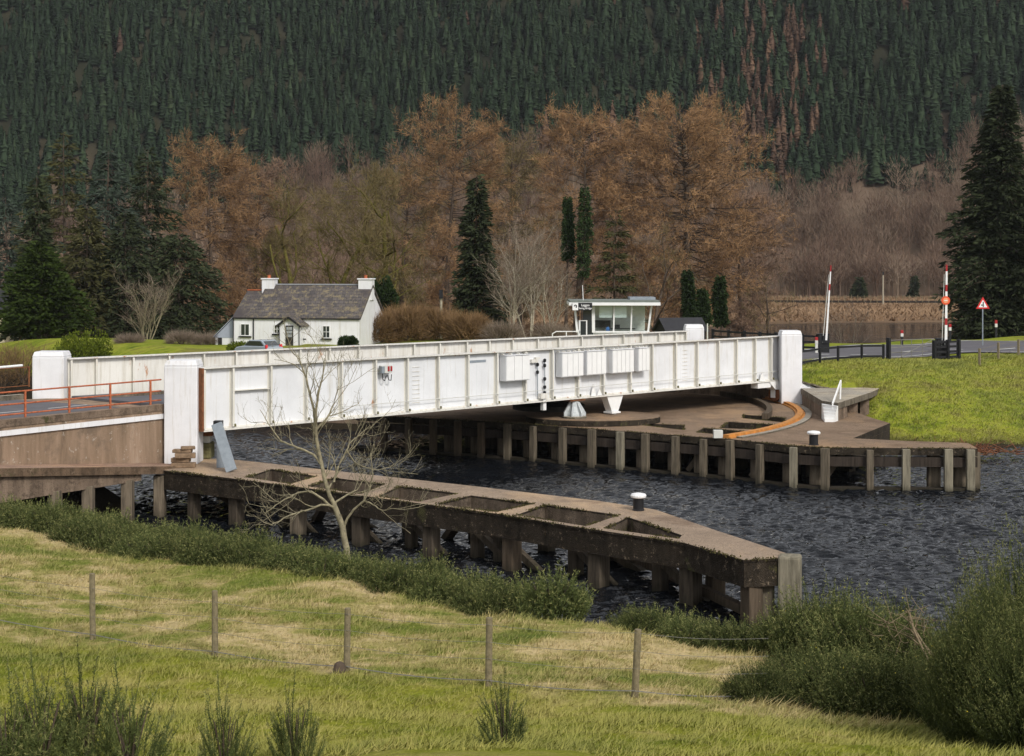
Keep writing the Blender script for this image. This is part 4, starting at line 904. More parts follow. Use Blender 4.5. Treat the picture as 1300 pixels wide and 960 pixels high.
# black shed
def gable_house(e, o_, X_, w, dpt, zb, ze, zr, wallmat, roofmat, over=.2, thick=.12, wall='wall', roof='roof'):
    """ridge along X_, o_ = front left corner in plan"""
    X_ = X_.normalized(); Yd = V2(-X_.y, X_.x); T = lambda a, b, z: Vector((o_.x + X_.x * a + Yd.x * b, o_.y + X_.y * a + Yd.y * b, z))
    s = MB(); vs = [T(0, 0, zb), T(w, 0, zb), T(w, dpt, zb), T(0, dpt, zb), T(0, 0, ze), T(w, 0, ze), T(w, dpt, ze), T(0, dpt, ze), T(0, dpt / 2, zr - .06), T(w, dpt / 2, zr - .06)]
    s.add(vs, [(3, 2, 1, 0), (0, 1, 5, 4), (2, 3, 7, 6), (1, 2, 6, 9, 5), (3, 0, 4, 8, 7), (4, 5, 9, 8), (6, 7, 8, 9)]); wo_ = s.build(wall, wallmat, e)
    k = (zr - ze) / (dpt / 2); s = MB(); v = over
    for sg in (0, 1):
        y0, y1 = (-v * .6, dpt / 2) if sg == 0 else (dpt + v * .6, dpt / 2)
        z0_ = ze - v * .6 * k + .02
        s.hexa([T(-v, y0, z0_), T(w + v, y0, z0_), T(w + v, y1, zr), T(-v, y1, zr), T(-v, y0, z0_ + thick), T(w + v, y0, z0_ + thick), T(w + v, y1, zr + thick), T(-v, y1, zr + thick)])
    ro = s.build(roof, roofmat, e); return T, wo_, ro
sd_ = 116; o_ = at(848, 0, sd_); sh = empty('black_shed', (o_.x + 1.6, o_.y + 1.2, 3.6), 'small black timber shed with pitched roof behind the white pillar', 'shed')
gable_house(sh, V2(o_.x, o_.y), V2(1, .28), 3.0, 2.6, 3.4, 4.72, 5.62, M['darkwood'], M['felt'], .22, .07)
MB().box((o_.x + 2.95, o_.y + .35, 4.3), (.08, .08, 2.0)).build('downpipe', M['offwhite'], sh)

# ------------------------------------------------------------ cottage
hd = 113.0; A12 = R(11.5); HX = V2(math.cos(A12), -math.sin(A12))
c_r = at(456, 0, hd); wm = 8.0; hl = V2(c_r.x, c_r.y) - HX * wm
zb, ze, zr = 3.55, HC - (405 - HY) / F * hd, HC - (364 - HY) / F * (hd + 3)
ct = empty('cottage', (c_r.x - 4, c_r.y + 2, zb), 'whitewashed stone cottage with mossy slate roof and two chimneys', 'cottage')
T, hw, hr_ = gable_house(ct, hl, HX, wm, 6.2, zb - .3, ze, zr, M['render'], M['slate'], .14, .13)
T2, ew, er = gable_house(ct, hl - HX * 1.55, HX, 1.545, 6.0, zb - .3, ze - .02, zr - .42, M['render'], M['slate'], .06, .11, 'extension_wall', 'extension_roof')
MB().bar(T2(-.05, 3.0, zr - .27), T2(1.4, 3.0, zr - .27), .2, .08).build('ridge_tile', M['terracotta'], er)
MB().bar(T(.4, 3.1, zr + .15), T(wm - .3, 3.1, zr + .15), .22, .09).build('ridge_tile', simple('grey_ridge_tile', (.28, .29, .31), .6, .15), hr_)
for xx, wd, pot in ((-.0, .95, True), (wm - .50, 1.0, False)):
    c = T(xx + .1, 3.1, zr + .12); ch = MB().box((c.x, c.y, zr - .25), (wd, .85, 1.5), HX).box((c.x, c.y, zr + .56), (wd + .14, 1.0, .1), HX).build('chimney', M['render'], hr_, bevel=.02)
    for dx in ((-.05,) if pot else (-.05,)): c2_ = T(xx + .1 + dx, 3.1, zr + .6); MB().lathe((c2_.x, c2_.y, zr + .61), [(.13, 0), (.11, .16), (.14, .24)], 10).build('chimney_pot', M['terracotta'], ch)
def window(parent, T_, x, z, w, h, bars=(1, 1), y=-.03):
    f = MB(); c = T_(x, y, z); f.box((c.x, c.y, z), (w, .05, h), HX); o = f.build('window', M['glass'], parent)
    f = MB()
    for sx in (-w / 2, w / 2): c = T_(x + sx, y - .02, z); f.box((c.x, c.y, z), (.05, .07, h + .05), HX)
    for sz in (-h / 2, h / 2): c = T_(x, y - .02, z); f.box((c.x, c.y, z + sz), (w - .05, .07, .05), HX)
    f.build('frame', M['white'], o)
    f = MB()
    for k in range(bars[0]): c = T_(x - w / 2 + w * (k + 1) / (bars[0] + 1), y - .035, z); f.box((c.x, c.y, z), (.03, .02, h - .05), HX)
    for k in range(bars[1]): c = T_(x, y - .05, z); f.box((c.x, c.y, z - h / 2 + h * (k + 1) / (bars[1] + 1)), (w - .05, .015, .03), HX)
    f.build('glazing_bar', M['white'], o)
    c = T_(x, y - .06, z - h / 2 - .09); MB().box((c.x, c.y, c.z), (w + .3, .14, .09), HX).build('sill', M['black'], o); return o
window(ew, T2, .92, ze - .85, .66, .84, (1, 0)); window(hw, T, 5.55, ze - .95, .52, .86, (1, 1)); window(hw, T, 1.82, ze - .78, .42, .6, (1, 1))
c = T(.02, -.06, ze - .05); MB().bar(T(-1.6, -.10, ze - .02), T(wm + .1, -.10, ze - .02), .10, .08).build('gutter', M['black'], hr_)
s = MB()
for x in (.02, -1.53): s.tube(T(x, -.08, ze - .05), T(x, -.08, zb - .2), .045, n=6)
s.build('downpipe', M['black'], hw)
# porch: gable facing the visitor, with its own little roof
pT = lambda a, b, z: T(a + 2.60, b - 1.65, z)
pz = ze - .42; pr_ = ze + .12
s = MB(); s.add([pT(0, 0, zb - .3), pT(1.45, 0, zb - .3), pT(1.45, 1.65, zb - .3), pT(0, 1.65, zb - .3), pT(0, 0, pz), pT(1.45, 0, pz), pT(1.45, 1.65, pz), pT(0, 1.65, pz), pT(.72, 0, pr_), pT(.72, 1.65, pr_)],
              [(3, 2, 1, 0), (0, 1, 5, 8, 4), (2, 3, 7, 9, 6), (1, 2, 6, 5), (3, 0, 4, 7), (4, 8, 9, 7), (5, 6, 9, 8)]); pw = s.build('porch', M['render'], ct)
s = MB()
for sx, x0 in ((1, .72), (-1, .72)): s.hexa([pT(x0, -.22, pr_ + .03), pT(x0, 1.65, pr_ + .03), pT(x0 + sx * .95, 1.65, pz - .14), pT(x0 + sx * .95, -.22, pz - .14), pT(x0, -.22, pr_ + .11), pT(x0, 1.65, pr_ + .11), pT(x0 + sx * .95, 1.65, pz - .06), pT(x0 + sx * .95, -.22, pz - .06)])
s.build('porch_roof', M['slate'], pw)
s = MB(); s.bar(pT(-.24, -.25, pz - .12), pT(.72, -.25, pr_ + .03), .04, .14).bar(pT(1.68, -.25, pz - .12), pT(.72, -.25, pr_ + .03), .04, .14); s.tube(pT(-.02, -.05, pz - .1), pT(-.02, -.05, zb - .2), .035, n=6).tube(pT(1.47, -.05, pz - .1), pT(1.47, -.05, zb - .2), .035, n=6); s.build('bargeboard', M['black'], pw)
c = pT(.74, -.03, 0); dz = (zb + pz) / 2 - .05
do = MB().box((c.x, c.y, dz), (.56, .06, 1.85), HX).build('door', M['darkwood'], pw)
s = MB(); c = pT(.74, -.075, 0)
for k in range(3): s.box((c.x, c.y, dz + .2 + k * .26), (.42, .02, .20), HX)
s.build('door_pane', simple('pale_door_glass', (.3, .32, .33), .3, .2), do)
window(pw, lambda a, b, z: pT(1.45 - b, a, z) if False else pT(1.49, a, z), .9, dz + .3, .02, .6, (0, 0), 0)
# lean-to at the left end
q = T2(-.02, 0, 0); s = MB(); lT = lambda a, b, z: T2(-1.55 + a - .02, b + .4, z)
s.add([lT(0, 0, zb - .3), lT(1.55, 0, zb - .3), lT(1.55, 4.5, zb - .3), lT(0, 4.5, zb - .3), lT(0, 0, zb + .78), lT(1.55, 0, zb + .78), lT(1.55, 4.5, zb + .78), lT(0, 4.5, zb + .78)], [(3, 2, 1, 0), (4, 5, 6, 7), (0, 1, 5, 4), (1, 2, 6, 5), (2, 3, 7, 6), (3, 0, 4, 7)])
ln = s.build('lean_to', M['render'], ct)
MB().plate([lT(-.08, -.03, zb + .74), lT(1.55, -.03, zb + .74), lT(1.55, -.03, ze + .1)], HX.to_3d().cross(Vector((0, 0, 1))) * -1, .08).build('gable_cladding', M['grey_clad'], ln)
s = MB(); s.hexa([lT(-.15, -.1, zb + .74), lT(1.52, -.1, ze + .14), lT(1.52, 4.6, ze + .14), lT(-.15, 4.6, zb + .74), lT(-.15, -.1, zb + .8), lT(1.52, -.1, ze + .2), lT(1.52, 4.6, ze + .2), lT(-.15, 4.6, zb + .8)]); s.build('lean_to_roof', M['grey_clad'], ln)
c = lT(.38, -.02, zb + .25); MB().box((c.x, c.y, c.z), (.30, .05, 1.0), HX).build('lean_to_doorway', M['darkwood'], ln)
# silver hatchback on the drive
cp = at(329, 0, 102.5); gz = ghf(cp.x, cp.y) + .02; ca = R(-38); CXd = V2(math.cos(ca), math.sin(ca)); CYd = V2(-CXd.y, CXd.x)
car = empty('parked_car', (cp.x, cp.y, gz), 'silver hatchback with red tail lamps parked behind the clipped hedge', 'car')
C3 = lambda a, b, z: Vector((cp.x + (CXd.x * a + CYd.x * b) * .9, cp.y + (CXd.y * a + CYd.y * b) * .9, gz + z * .93))
prof = [(-1.75, .35), (-1.78, .75), (-1.55, .88), (-.95, .98), (1.35, 1.02), (1.68, .92), (1.72, .5), (1.68, .3), (1.1, .24), (-1.1, .24)]
def extr(pr_, b0, b1, inner=1.0):
    s = MB(); n = len(pr_); vs = [C3(a * 1.0, b0, z) for a, z in pr_] + [C3(a, b1, z) for a, z in pr_]
    return s.add(vs, [tuple(range(n - 1, -1, -1)), tuple(range(n, 2 * n))] + [(i, (i + 1) % n, n + (i + 1) % n, n + i) for i in range(n)])
extr(prof, -.8, .8).build('body', M['carpaint'], car, bevel=.06, seg=2)
ro = extr([(-.95, .97), (-.35, 1.40), (.95, 1.42), (1.45, 1.0)], -.68, .68).build('cabin', M['carpaint'], car, bevel=.05, seg=2)
for b in (-.70, .70): extr([(-.78, 1.02), (-.32, 1.34), (.88, 1.35), (1.2, 1.03)], b - .008, b + .008).build('side_window', M['glass'], ro)
s = MB(); s.add([C3(.99, -.58, 1.38), C3(.99, .58, 1.38), C3(1.44, .6, 1.06), C3(1.44, -.6, 1.06)], [(0, 1, 2, 3)]); s.build('rear_window', M['glass'], ro)
for b in (-.74, .70):
    s = MB(); s.bar(C3(1.62, b, .72), C3(1.50, b * .98, 1.10), .14, .14); s.build('tail_lamp', M['signred'], car)
for a in (-1.1, 1.1):
    for b in (-.76, .76): wv = MB().tube(C3(a, b - .09, .3), C3(a, b + .09, .3), .3, n=18).build('wheel', M['rubber'], car); MB().tube(C3(a, b - .1, .3), C3(a, b + .1, .3), .17, n=14).build('hub', M['silver'], wv)
# far low wall along the marsh
s = MB()
pts = [(-30, 352), (20, 349), (60, 345), (85, 342), (104, 340)]
for a_, b_ in zip(pts, pts[1:]): s.bar((*a_, .9), (*b_, .9), .5, .5)
lw = s.build('low_wall', M['wale'], loc=(60, 345, .4)); tag(lw, 'long dark low wall running through the brown reeds', 'wall')
s = MB()
for k in range(95):
    t = k / 94; x = -25 + 129 * t; y = 351.5 - 11.5 * t; s.box((x, y, 1.5 + .15 * math.sin(k * 7)), (.10, .10, 1.5))
s.bar((-25, 351.5, 2.0), (104, 340, 2.0), .03, .04); o = s.build('stake_fence', M['post'], loc=(60, 345, 1.3)); tag(o, 'thin distant stake fence on top of the low marsh wall', 'fence')
# house corner at the far left edge of the picture
fh = empty('far_house', (-57, 176, 2.5), 'dark roofed house just showing at the far left edge behind the green conifer', 'house')
gable_house(fh, V2(-68, 172), V2(1, 0), 12.6, 7, 0, 4.0, 6.6, simple('cream_wall', (.5, .45, .3), .8, .1), M['felt'], .3, .12)
# ------------------------------------------------------------ vegetation generators
class Geo:
    def __init__(s): s.V = []; s.T = []; s.n = 0
    def tris(s, v, t): v = np.asarray(v, np.float32).reshape(-1, 3); s.V.append(v); s.T.append(np.asarray(t, np.int32) + s.n); s.n += len(v)
    def tube(s, pts, rad, k=4):
        pts = np.asarray(pts, float); n = len(pts); rad = np.broadcast_to(np.asarray(rad, float), (n,))
        d = np.gradient(pts, axis=0); d /= np.linalg.norm(d, axis=1)[:, None] + 1e-9
        a = np.cross(d, [0.31, 0.2, 0.93]); a /= np.linalg.norm(a, axis=1)[:, None] + 1e-9; b = np.cross(d, a)
        t = np.arange(k) * 2 * np.pi / k
        v = pts[:, None, :] + rad[:, None, None] * (np.cos(t)[None, :, None] * a[:, None, :] + np.sin(t)[None, :, None] * b[:, None, :])
        i = np.arange((n - 1) * k); r = i // k; c = i % k; c2 = (c + 1) % k
        s.tris(v.reshape(-1, 3), np.r_[np.c_[r * k + c, r * k + c2, (r + 1) * k + c2], np.c_[r * k + c, (r + 1) * k + c2, (r + 1) * k + c]])
    def slivers(s, base, dr, width, rng):          # one tapering leaf-like triangle per row
        base = np.asarray(base, float); dr = np.asarray(dr, float); n = len(base)
        side = np.cross(dr, rng.normal(size=(n, 3))); side /= np.linalg.norm(side, axis=1)[:, None] + 1e-9
        w = np.broadcast_to(np.asarray(width, float), (n,))[:, None] / 2
        v = np.stack([base - side * w, base + side * w, base + dr], 1); s.tris(v, np.arange(n * 3).reshape(-1, 3))
    def kites(s, base, dr, width, rng):
        base = np.asarray(base, float); dr = np.asarray(dr, float); n = len(base)
        side = np.cross(dr, rng.normal(size=(n, 3))); side /= np.linalg.norm(side, axis=1)[:, None] + 1e-9
        w = np.broadcast_to(np.asarray(width, float), (n,))[:, None] / 2; m_ = base + dr * .45
        v = np.stack([base, m_ - side * w, base + dr, m_ + side * w], 1); i = np.arange(n)[:, None] * 4
        s.tris(v, np.r_[i + [0, 1, 2], i + [0, 2, 3]])
    def get(s): return np.concatenate(s.V), np.concatenate(s.T)
def unit(v): return v / (np.linalg.norm(v, axis=-1, keepdims=True) + 1e-9)

def conifer(h, Rr, seed, nb=300, nl=34, leaf=.45, lw=.16, prof='cone', base=.05, rise=.25, droop=.5, irr=.3, gap=0.0, trunk=None, hang=.5, lean=0):
    """trunk, and a crown of drooping boughs each carrying many small blades"""
    rng = np.random.default_rng(seed); tr, cr = Geo(), Geo(); trunk = trunk or h * .014
    tz = np.linspace(0, 1, 9); tx = np.c_[lean * tz * h + .10 * np.sin(tz * 5 + seed), .08 * np.cos(tz * 4), tz * h]
    tr.tube(np.r_[[[0, 0, -.6]], tx], np.r_[trunk * 1.25, trunk * (1 - tz * .93)], 7)
    t = base + (1 - base) * (np.arange(nb) + rng.random(nb)) / nb; t = 1 - (1 - t) ** (1.0)
    if gap: t = np.where(rng.random(nb) < gap, np.floor(t * 13) / 13 + .01, t)
    if prof == 'cone': pr = (1 - t) ** .85 * (1 - .35 * np.exp(-t * 9))
    elif prof == 'column': pr = np.minimum(1, (1 - t) * 3.0) ** .7 * (.8 + .2 * np.sin(t * 9))
    elif prof == 'egg': pr = np.sqrt(np.clip(1 - (1.08 * t - .18) ** 2 / .81, 0.01, 1)) * (1 - .25 * t)
    elif prof == 'larch': pr = np.clip(np.minimum((1.04 - t) * 1.5, .45 + 1.0 * t), 0.02, 1) ** .8
    ln = Rr * pr * (1 - irr + 2 * irr * rng.random(nb)) + .25
    az = rng.random(nb) * 2 * np.pi
    lump = 1 + .22 * np.sin(az * 3 + t * 7 + seed) + .14 * np.sin(az * 5 - t * 15); ln = ln * lump
    ox = np.interp(t, tz, tx[:, 0]); oy = np.interp(t, tz, tx[:, 1]); oz = t * h
    out = np.c_[np.cos(az), np.sin(az), np.zeros(nb)]; O = np.c_[ox, oy, oz]
    def pt(i, s_): z = rise * s_ - droop * s_ ** 2; return O[i] + out[i] * (ln[i] * s_)[:, None] + np.c_[z * 0, z * 0, z * ln[i]]
    for i in range(0, nb, 1 if nb < 200 else 2):
        s5 = np.linspace(0, 1, 4); p = pt(np.full(4, i), s5); tr.tube(p, trunk * .22 * (1 - .8 * s5) * (.5 + ln[i] / Rr * .6), 3)
    cnt = np.maximum(4, (nl * ln / Rr * (1.3 if prof != 'larch' else 1)).astype(int)); idx = np.repeat(np.arange(nb), cnt); m_ = len(idx)
    s_ = .12 + .9 * rng.random(m_) ** .75; p = pt(idx, s_)
    sidev = np.c_[-out[idx][:, 1], out[idx][:, 0], np.zeros(m_)]
    spread = (.30 * ln[idx] * (1.05 - s_) + .15); off = rng.normal(size=m_) * spread * .55
    p = p + sidev * off[:, None]; p[:, 2] += rng.normal(size=m_) * .12 - np.abs(off) * .18
    dr = out[idx] * (.5 + .5 * rng.random((m_, 1))) + sidev * (np.sign(off) * rng.random(m_) * .9)[:, None] + rng.normal(size=(m_, 3)) * .25
    dr[:, 2] -= hang * rng.random(m_) ; dr = unit(dr) * (leaf * (.6 + .8 * rng.random((m_, 1))))
    (cr.kites if lw > .07 else cr.slivers)(p, dr, lw * (.6 + .8 * rng.random(m_)), rng)
    return tr.get(), cr.get()

def bare(h, seed, spread=.5, trunk=None, levels=4, kids=(7, 5, 5), first=.25, twigs=9, twl=.6, tww=.03, up=.35, k0=7, stems=1, wander=.22, droop=0.0, tubemin=.0, path=None, ratio=.55):
    rng = np.random.default_rng(seed); tr, cr = Geo(), Geo(); trunk = trunk or h * .018; ends = []
    def grow(p, d, ln, r, lv):
        n = 5 if lv == 0 else 4; pts = [p]; dd = d.copy()
        for _ in range(n):
            dd = dd + rng.normal(size=3) * wander * (.6 if lv == 0 else 1); dd[2] += up * .22 - droop * .2 * (lv > 1); dd /= np.linalg.norm(dd); pts.append(pts[-1] + dd * ln / n)
        pts = np.array(pts); rr = r * np.linspace(1, .45 if lv < levels - 1 else .2, len(pts)); tr.tube(pts, rr, max(3, k0 - 2 * lv))
        ends.append((pts, lv))
        if lv >= levels - 1: return
        nk = kids[min(lv, len(kids) - 1)]
        for j in range(nk):
            f = first + (1 - first) * (j + rng.random() * .8) / nk if lv == 0 else .2 + .8 * (j + rng.random()) / nk
            f = min(f, 1); q = f * n; i = min(int(q), n - 1); b = pts[i] + (pts[i + 1] - pts[i]) * (q - i); ax = unit(pts[i + 1] - pts[i])
            az = rng.random() * 6.283 if lv else j * 2.4 + rng.random(); sd = np.cross(ax, [math.cos(az), math.sin(az), .3]); sd = unit(sd)
            nd = unit(ax * (1 - spread) + sd * spread * (1.1 + .4 * rng.random()) + np.array([0, 0, up * .3]))
            grow(b, nd, ln * ratio * (.7 + .5 * rng.random()) * (1.25 - .5 * f), rr[min(i + 1, n)] * .62, lv + 1)
    for s_ in range(stems):
        a = rng.random() * 6.28; d = np.array([math.cos(a) * .18 * (stems > 1), math.sin(a) * .18 * (stems > 1), 1.0]); d /= np.linalg.norm(d)
        grow(np.array([math.cos(a) * .25 * (stems > 1), math.sin(a) * .25 * (stems > 1), -.3]), d, h * (.72 if stems == 1 else .8 * (.8 + .3 * rng.random())), trunk / (1 if stems == 1 else 1.5), 0)
    B_, D_ = [], []
    for pts, lv in ends:
        if lv < levels - 2: continue
        m_ = twigs if lv == levels - 1 else twigs // 2; f = rng.random(m_) * (len(pts) - 1); i = f.astype(int); b = pts[i] + (pts[i + 1] - pts[i]) * (f - i)[:, None]
        B_.append(b); d = unit(pts[i + 1] - pts[i]) + rng.normal(size=(m_, 3)) * .6; d[:, 2] += .2 - droop; D_.append(unit(d) * twl * (.5 + rng.random((m_, 1))))
    B_ = np.concatenate(B_); cr.slivers(B_, np.concatenate(D_), tww, rng)
    return tr.get(), cr.get()

def larchtree(h, Rr, seed, nb=115, sub=11, tw=20, trunk=.36, base=.14, twl=.8, tww=.05, low=.55):
    """old spreading larch: long limbs that end on a rounded crown, side shoots hung with fine twigs"""
    rng = np.random.default_rng(seed); tr, cr = Geo(), Geo()
    tz = np.linspace(0, 1, 9); tx = np.c_[.6 * np.sin(tz * 4 + seed), .4 * np.cos(tz * 3), tz * h * .93]; tr.tube(np.r_[[[tx[0, 0], tx[0, 1], -.6]], tx], np.r_[trunk * 1.3, trunk * (1 - tz * .9)], 8)
    B_, D_ = [], []; cz = .54 * h; rz = .45 * h; ph = rng.random(6) * 6.28
    for i in range(nb):
        t = base + (.9 - base) * ((i + rng.random()) / nb) ** .8; az = i * 2.399 + rng.normal() * .5
        el = -.12 + 1.25 * max(0, t - .22) ** 1.3 + rng.normal() * .16; d = np.array([math.cos(az) * math.cos(el), math.sin(az) * math.cos(el), math.sin(el)])
        o = np.array([np.interp(t, tz, tx[:, 0]), np.interp(t, tz, tx[:, 1]), t * h * .93]); q = (o - [0, 0, cz]) / [Rr, Rr, rz]; e_ = d / [Rr, Rr, rz]
        a_, b_, c_ = e_ @ e_, 2 * q @ e_, q @ q - 1; disc = b_ * b_ - 4 * a_ * c_
        if disc < 0: continue
        L_ = max((-b_ + math.sqrt(disc)) / (2 * a_), .8)
        L_ *= (.72 + .30 * rng.random()) * (1 + .13 * math.sin(az * 3 + ph[0]) + .10 * math.sin(el * 7 + az * 2 + ph[1])) * (low + (1 - low) * min(1, t * 2.6))
        pts = [o]; dd = d - np.array([0, 0, .12])
        for k in range(6): dd = unit(dd + rng.normal(size=3) * .15 + np.array([0, 0, (.08 if k > 2 else -.02)])); pts.append(pts[-1] + dd * L_ / 6)
        pts = np.array(pts); tr.tube(pts, trunk * .20 * np.linspace(1, .12, 7) * (.4 + .6 * L_ / Rr), 3)
        for j in range(sub):
            f = 1.6 + 4.4 * (j + rng.random()) / sub; k = min(int(f), 5); b = pts[k] + (pts[k + 1] - pts[k]) * (f - k); ax = unit(pts[k + 1] - pts[k])
            sd = unit(np.cross(ax, rng.normal(size=3))); d2 = unit(ax * .75 + sd * .8 + np.array([0, 0, .08])); l2 = (.7 + 1.3 * rng.random()) * Rr / 8 * (1.2 - f / 9)
            q = np.array([b, b + d2 * l2 * .5, b + d2 * l2]); tr.tube(q, np.array([.035, .025, .01]), 3)
            g_ = rng.random(tw) * 2; kk = np.minimum(g_.astype(int), 1); bb = q[kk] + (q[kk + 1] - q[kk]) * (g_ - kk)[:, None]
            B_.append(bb + rng.normal(size=(tw, 3)) * .16); dd2 = d2 * .5 + rng.normal(size=(tw, 3)) * .5; dd2[:, 2] += .05; D_.append(unit(dd2) * twl * (.4 + .9 * rng.random((tw, 1))))
    cr.slivers(np.concatenate(B_), np.concatenate(D_), tww, rng)
    return tr.get(), cr.get()

def shrub(seed, h=1.2, r=.7, shoots=260, spines=14, sl=.07, sw=.02, upw=1.0, sr=.012, flowers=0, tipfrac=.3):
    """gorse: a dome of upright shoots, each set with short spines"""
    rng = np.random.default_rng(seed); st, cr, fl = Geo(), Geo(), Geo()
    n = shoots; a = rng.random(n) * 6.283; q = np.sqrt(rng.random(n)); root = np.c_[np.cos(a) * q * r * .65, np.sin(a) * q * r * .65, np.zeros(n)]
    hz = h * (1 - .55 * q ** 2) * (.72 + .36 * rng.random(n)) * (.70 + .42 * np.abs(np.sin(root[:, 0] * 4.5 / max(r, .8) * 1.6 + seed) * np.sin(root[:, 1] * 4.5 / max(r, .8) * 1.6 + 2 * seed)) ** .6); low = rng.random(n) * .55 * hz
    d = np.c_[np.cos(a) * q * .75, np.sin(a) * q * .75, np.full(n, upw)] + rng.normal(size=(n, 3)) * .22; d = unit(d)
    b = root + np.c_[np.cos(a) * q * .25 * r, np.sin(a) * q * .25 * r, low]; ln = hz - low
    ln = np.maximum(ln, .2); tip = b + d * ln[:, None]
    side = unit(np.cross(d, rng.normal(size=(n, 3)))) * sr
    cr.tris(np.stack([b - side, b + side, tip], 1), np.arange(n * 3).reshape(-1, 3))
    s2 = unit(np.cross(d, side)) * sr; cr.tris(np.stack([b - s2, b + s2, tip], 1), np.arange(n * 3).reshape(-1, 3))
    k = np.repeat(np.arange(n), spines); m_ = len(k); f = .15 + .85 * rng.random(m_); p = b[k] + d[k] * (ln[k] * f)[:, None]
    dr = unit(d[k] * .7 + unit(rng.normal(size=(m_, 3))) * .95) * (sl * (.6 + .9 * rng.random((m_, 1))) * (1.25 - .6 * f[:, None]))
    cr.slivers(p, dr, sw, rng)
    for i in range(7): a_ = i * .9; st.tube(np.array([[0, 0, -.15], [math.cos(a_) * r * .2, math.sin(a_) * r * .2, h * .3], [math.cos(a_) * r * .5, math.sin(a_) * r * .5, h * .62]]), [.03, .022, .008], 4)
    if flowers:
        k = rng.integers(0, n, flowers); p = b[k] + d[k] * (ln[k] * (.75 + .25 * rng.random(flowers)))[:, None]; fl.kites(p, unit(rng.normal(size=(flowers, 3))) * .03, .024, rng)
    return st.get(), cr.get(), (fl.get() if flowers else None), (f, m_, 2 * n)

def place_tree(name, x, y, geo, trunkmat, crownmat, label, cat='tree', group=None, rz=0.0, z=None, crown='crown'):
    z = ghf(x, y) if z is None else z; e = empty(name, (x, y, z), label, cat, group)
    (tv, tt), (cv, c_t) = geo; o = Vector((x, y, z)); off = np.array(o)
    npmesh('trunk', tv + off, tt, trunkmat, e); npmesh(crown, cv + off, c_t, crownmat, e); e.rotation_euler[2] = rz
    return e
def atpx(px, d): return (px - CX) / F * d, d
def hfor(px, ytop, d): x, y = atpx(px, d); z = ghf(x, y); return HC - (ytop - HY) / F * d - z

def T_conifer(px, ytop, d, wpx, name, mat, label, seed, **k):
    h = hfor(px, ytop, d); x, y = atpx(px, d); Rr = wpx / 2 / F * d
    bark = k.pop('bark', M['bark']); return place_tree(name, x, y, conifer(h, Rr, seed, **k), bark, mat, label)
# --- left hand group of conifers
T_conifer(47, 222, 150, 66, 'spruce_tree', M['spruce'], 'narrow dark spruce second from the left, rising behind the bright green conifer', 11, nb=260, nl=26, leaf=.7, lw=.24, gap=.5)
T_conifer(52, 309, 132, 122, 'cypress_tree', M['cypress'], 'broad bright green conifer behind the farthest left pillar', 12, nb=520, nl=32, leaf=.5, lw=.18, irr=.12, rise=.5, droop=.3, hang=0)
T_conifer(82, 168, 172, 120, 'larch_tree', M['olive_spruce'], 'tall thin crowned olive conifer with its pale stem showing at left', 13, nb=260, nl=34, leaf=.75, lw=.16, gap=.5, droop=.25, irr=.45)
T_conifer(138, 192, 160, 150, 'fir_tree', M['blue_spruce'], 'tall bluish fir behind the small white stemmed tree', 14, nb=330, nl=32, leaf=.75, lw=.2, gap=.4, droop=.35)
T_conifer(187, 190, 166, 140, 'spruce_tree', M['spruce'], 'tall dark spruce left of the orange brown beech', 15, nb=330, nl=32, leaf=.75, lw=.2, gap=.4, rise=.3, droop=.4)
T_conifer(110, 262, 145, 130, 'spruce_tree', M['olive_spruce'], 'mid height olive spruce filling the gap behind the round bush', 16, nb=300, nl=26, leaf=.7, lw=.2, droop=.4)
T_conifer(226, 296, 150, 130, 'yew_tree', M['spruce'], 'low dark evergreen spreading just left of the cottage', 17, nb=300, nl=30, leaf=.6, lw=.2, prof='egg', rise=.1, droop=.3)
T_conifer(8, 250, 185, 80, 'spruce_tree', M['blue_spruce'], 'leftmost spruce at the picture edge, partly out of view', 18, nb=240, nl=26, leaf=.8, lw=.2, gap=.4)
T_conifer(160, 270, 146, 140, 'spruce_tree', M['spruce'], 'dark lower spruce standing right behind the white stemmed tree', 19, nb=300, nl=28, leaf=.7, lw=.2, droop=.5, base=.12)
# --- orange brown larches and beeches
def T_larch(px, ytop, d, wpx, name, mat, label, seed, **k):
    h = hfor(px, ytop, d) * 1.05; x, y = atpx(px, d); return place_tree(name, x, y, larchtree(h, wpx / 2 / F * d, seed, **k), M['bark'], mat, label)
T_larch(272, 172, 175, 190, 'beech_tree', M['larch'], 'wide orange brown leafless tree behind the left end of the cottage', 21, base=.08)
T_larch(330, 205, 190, 170, 'beech_tree', M['larch2'], 'pinkish brown leafless tree above the cottage roof', 22, nb=100, base=.1)
T_larch(573, 124, 182, 196, 'larch_tree', M['larch'], 'tall spreading larch with pale limbs left of the dark spruce', 23)
T_larch(736, 126, 180, 175, 'larch_tree', M['larch'], 'larch with an ivy column on its stem, behind the name board', 24)
T_larch(866, 124, 176, 262, 'larch_tree', M['larch'], 'biggest larch with a broad orange brown crown behind the black shed', 25, nb=190, sub=12, tw=24, trunk=.5)
T_larch(800, 158, 200, 170, 'larch_tree', M['larch2'], 'pinkish larch partly hidden between the two tallest larches', 26, nb=100)
T_larch(655, 172, 205, 165, 'larch_tree', M['oaktwig'], 'grey brown larch behind the white birches', 27, nb=100)
T_larch(945, 240, 190, 140, 'larch_tree', M['larch2'], 'low brown tree at the right foot of the biggest larch', 28, nb=90, base=.1)
T_larch(515, 200, 205, 150, 'larch_tree', M['oaktwig'], 'dull brown larch directly behind the right cottage chimney', 29, nb=90)
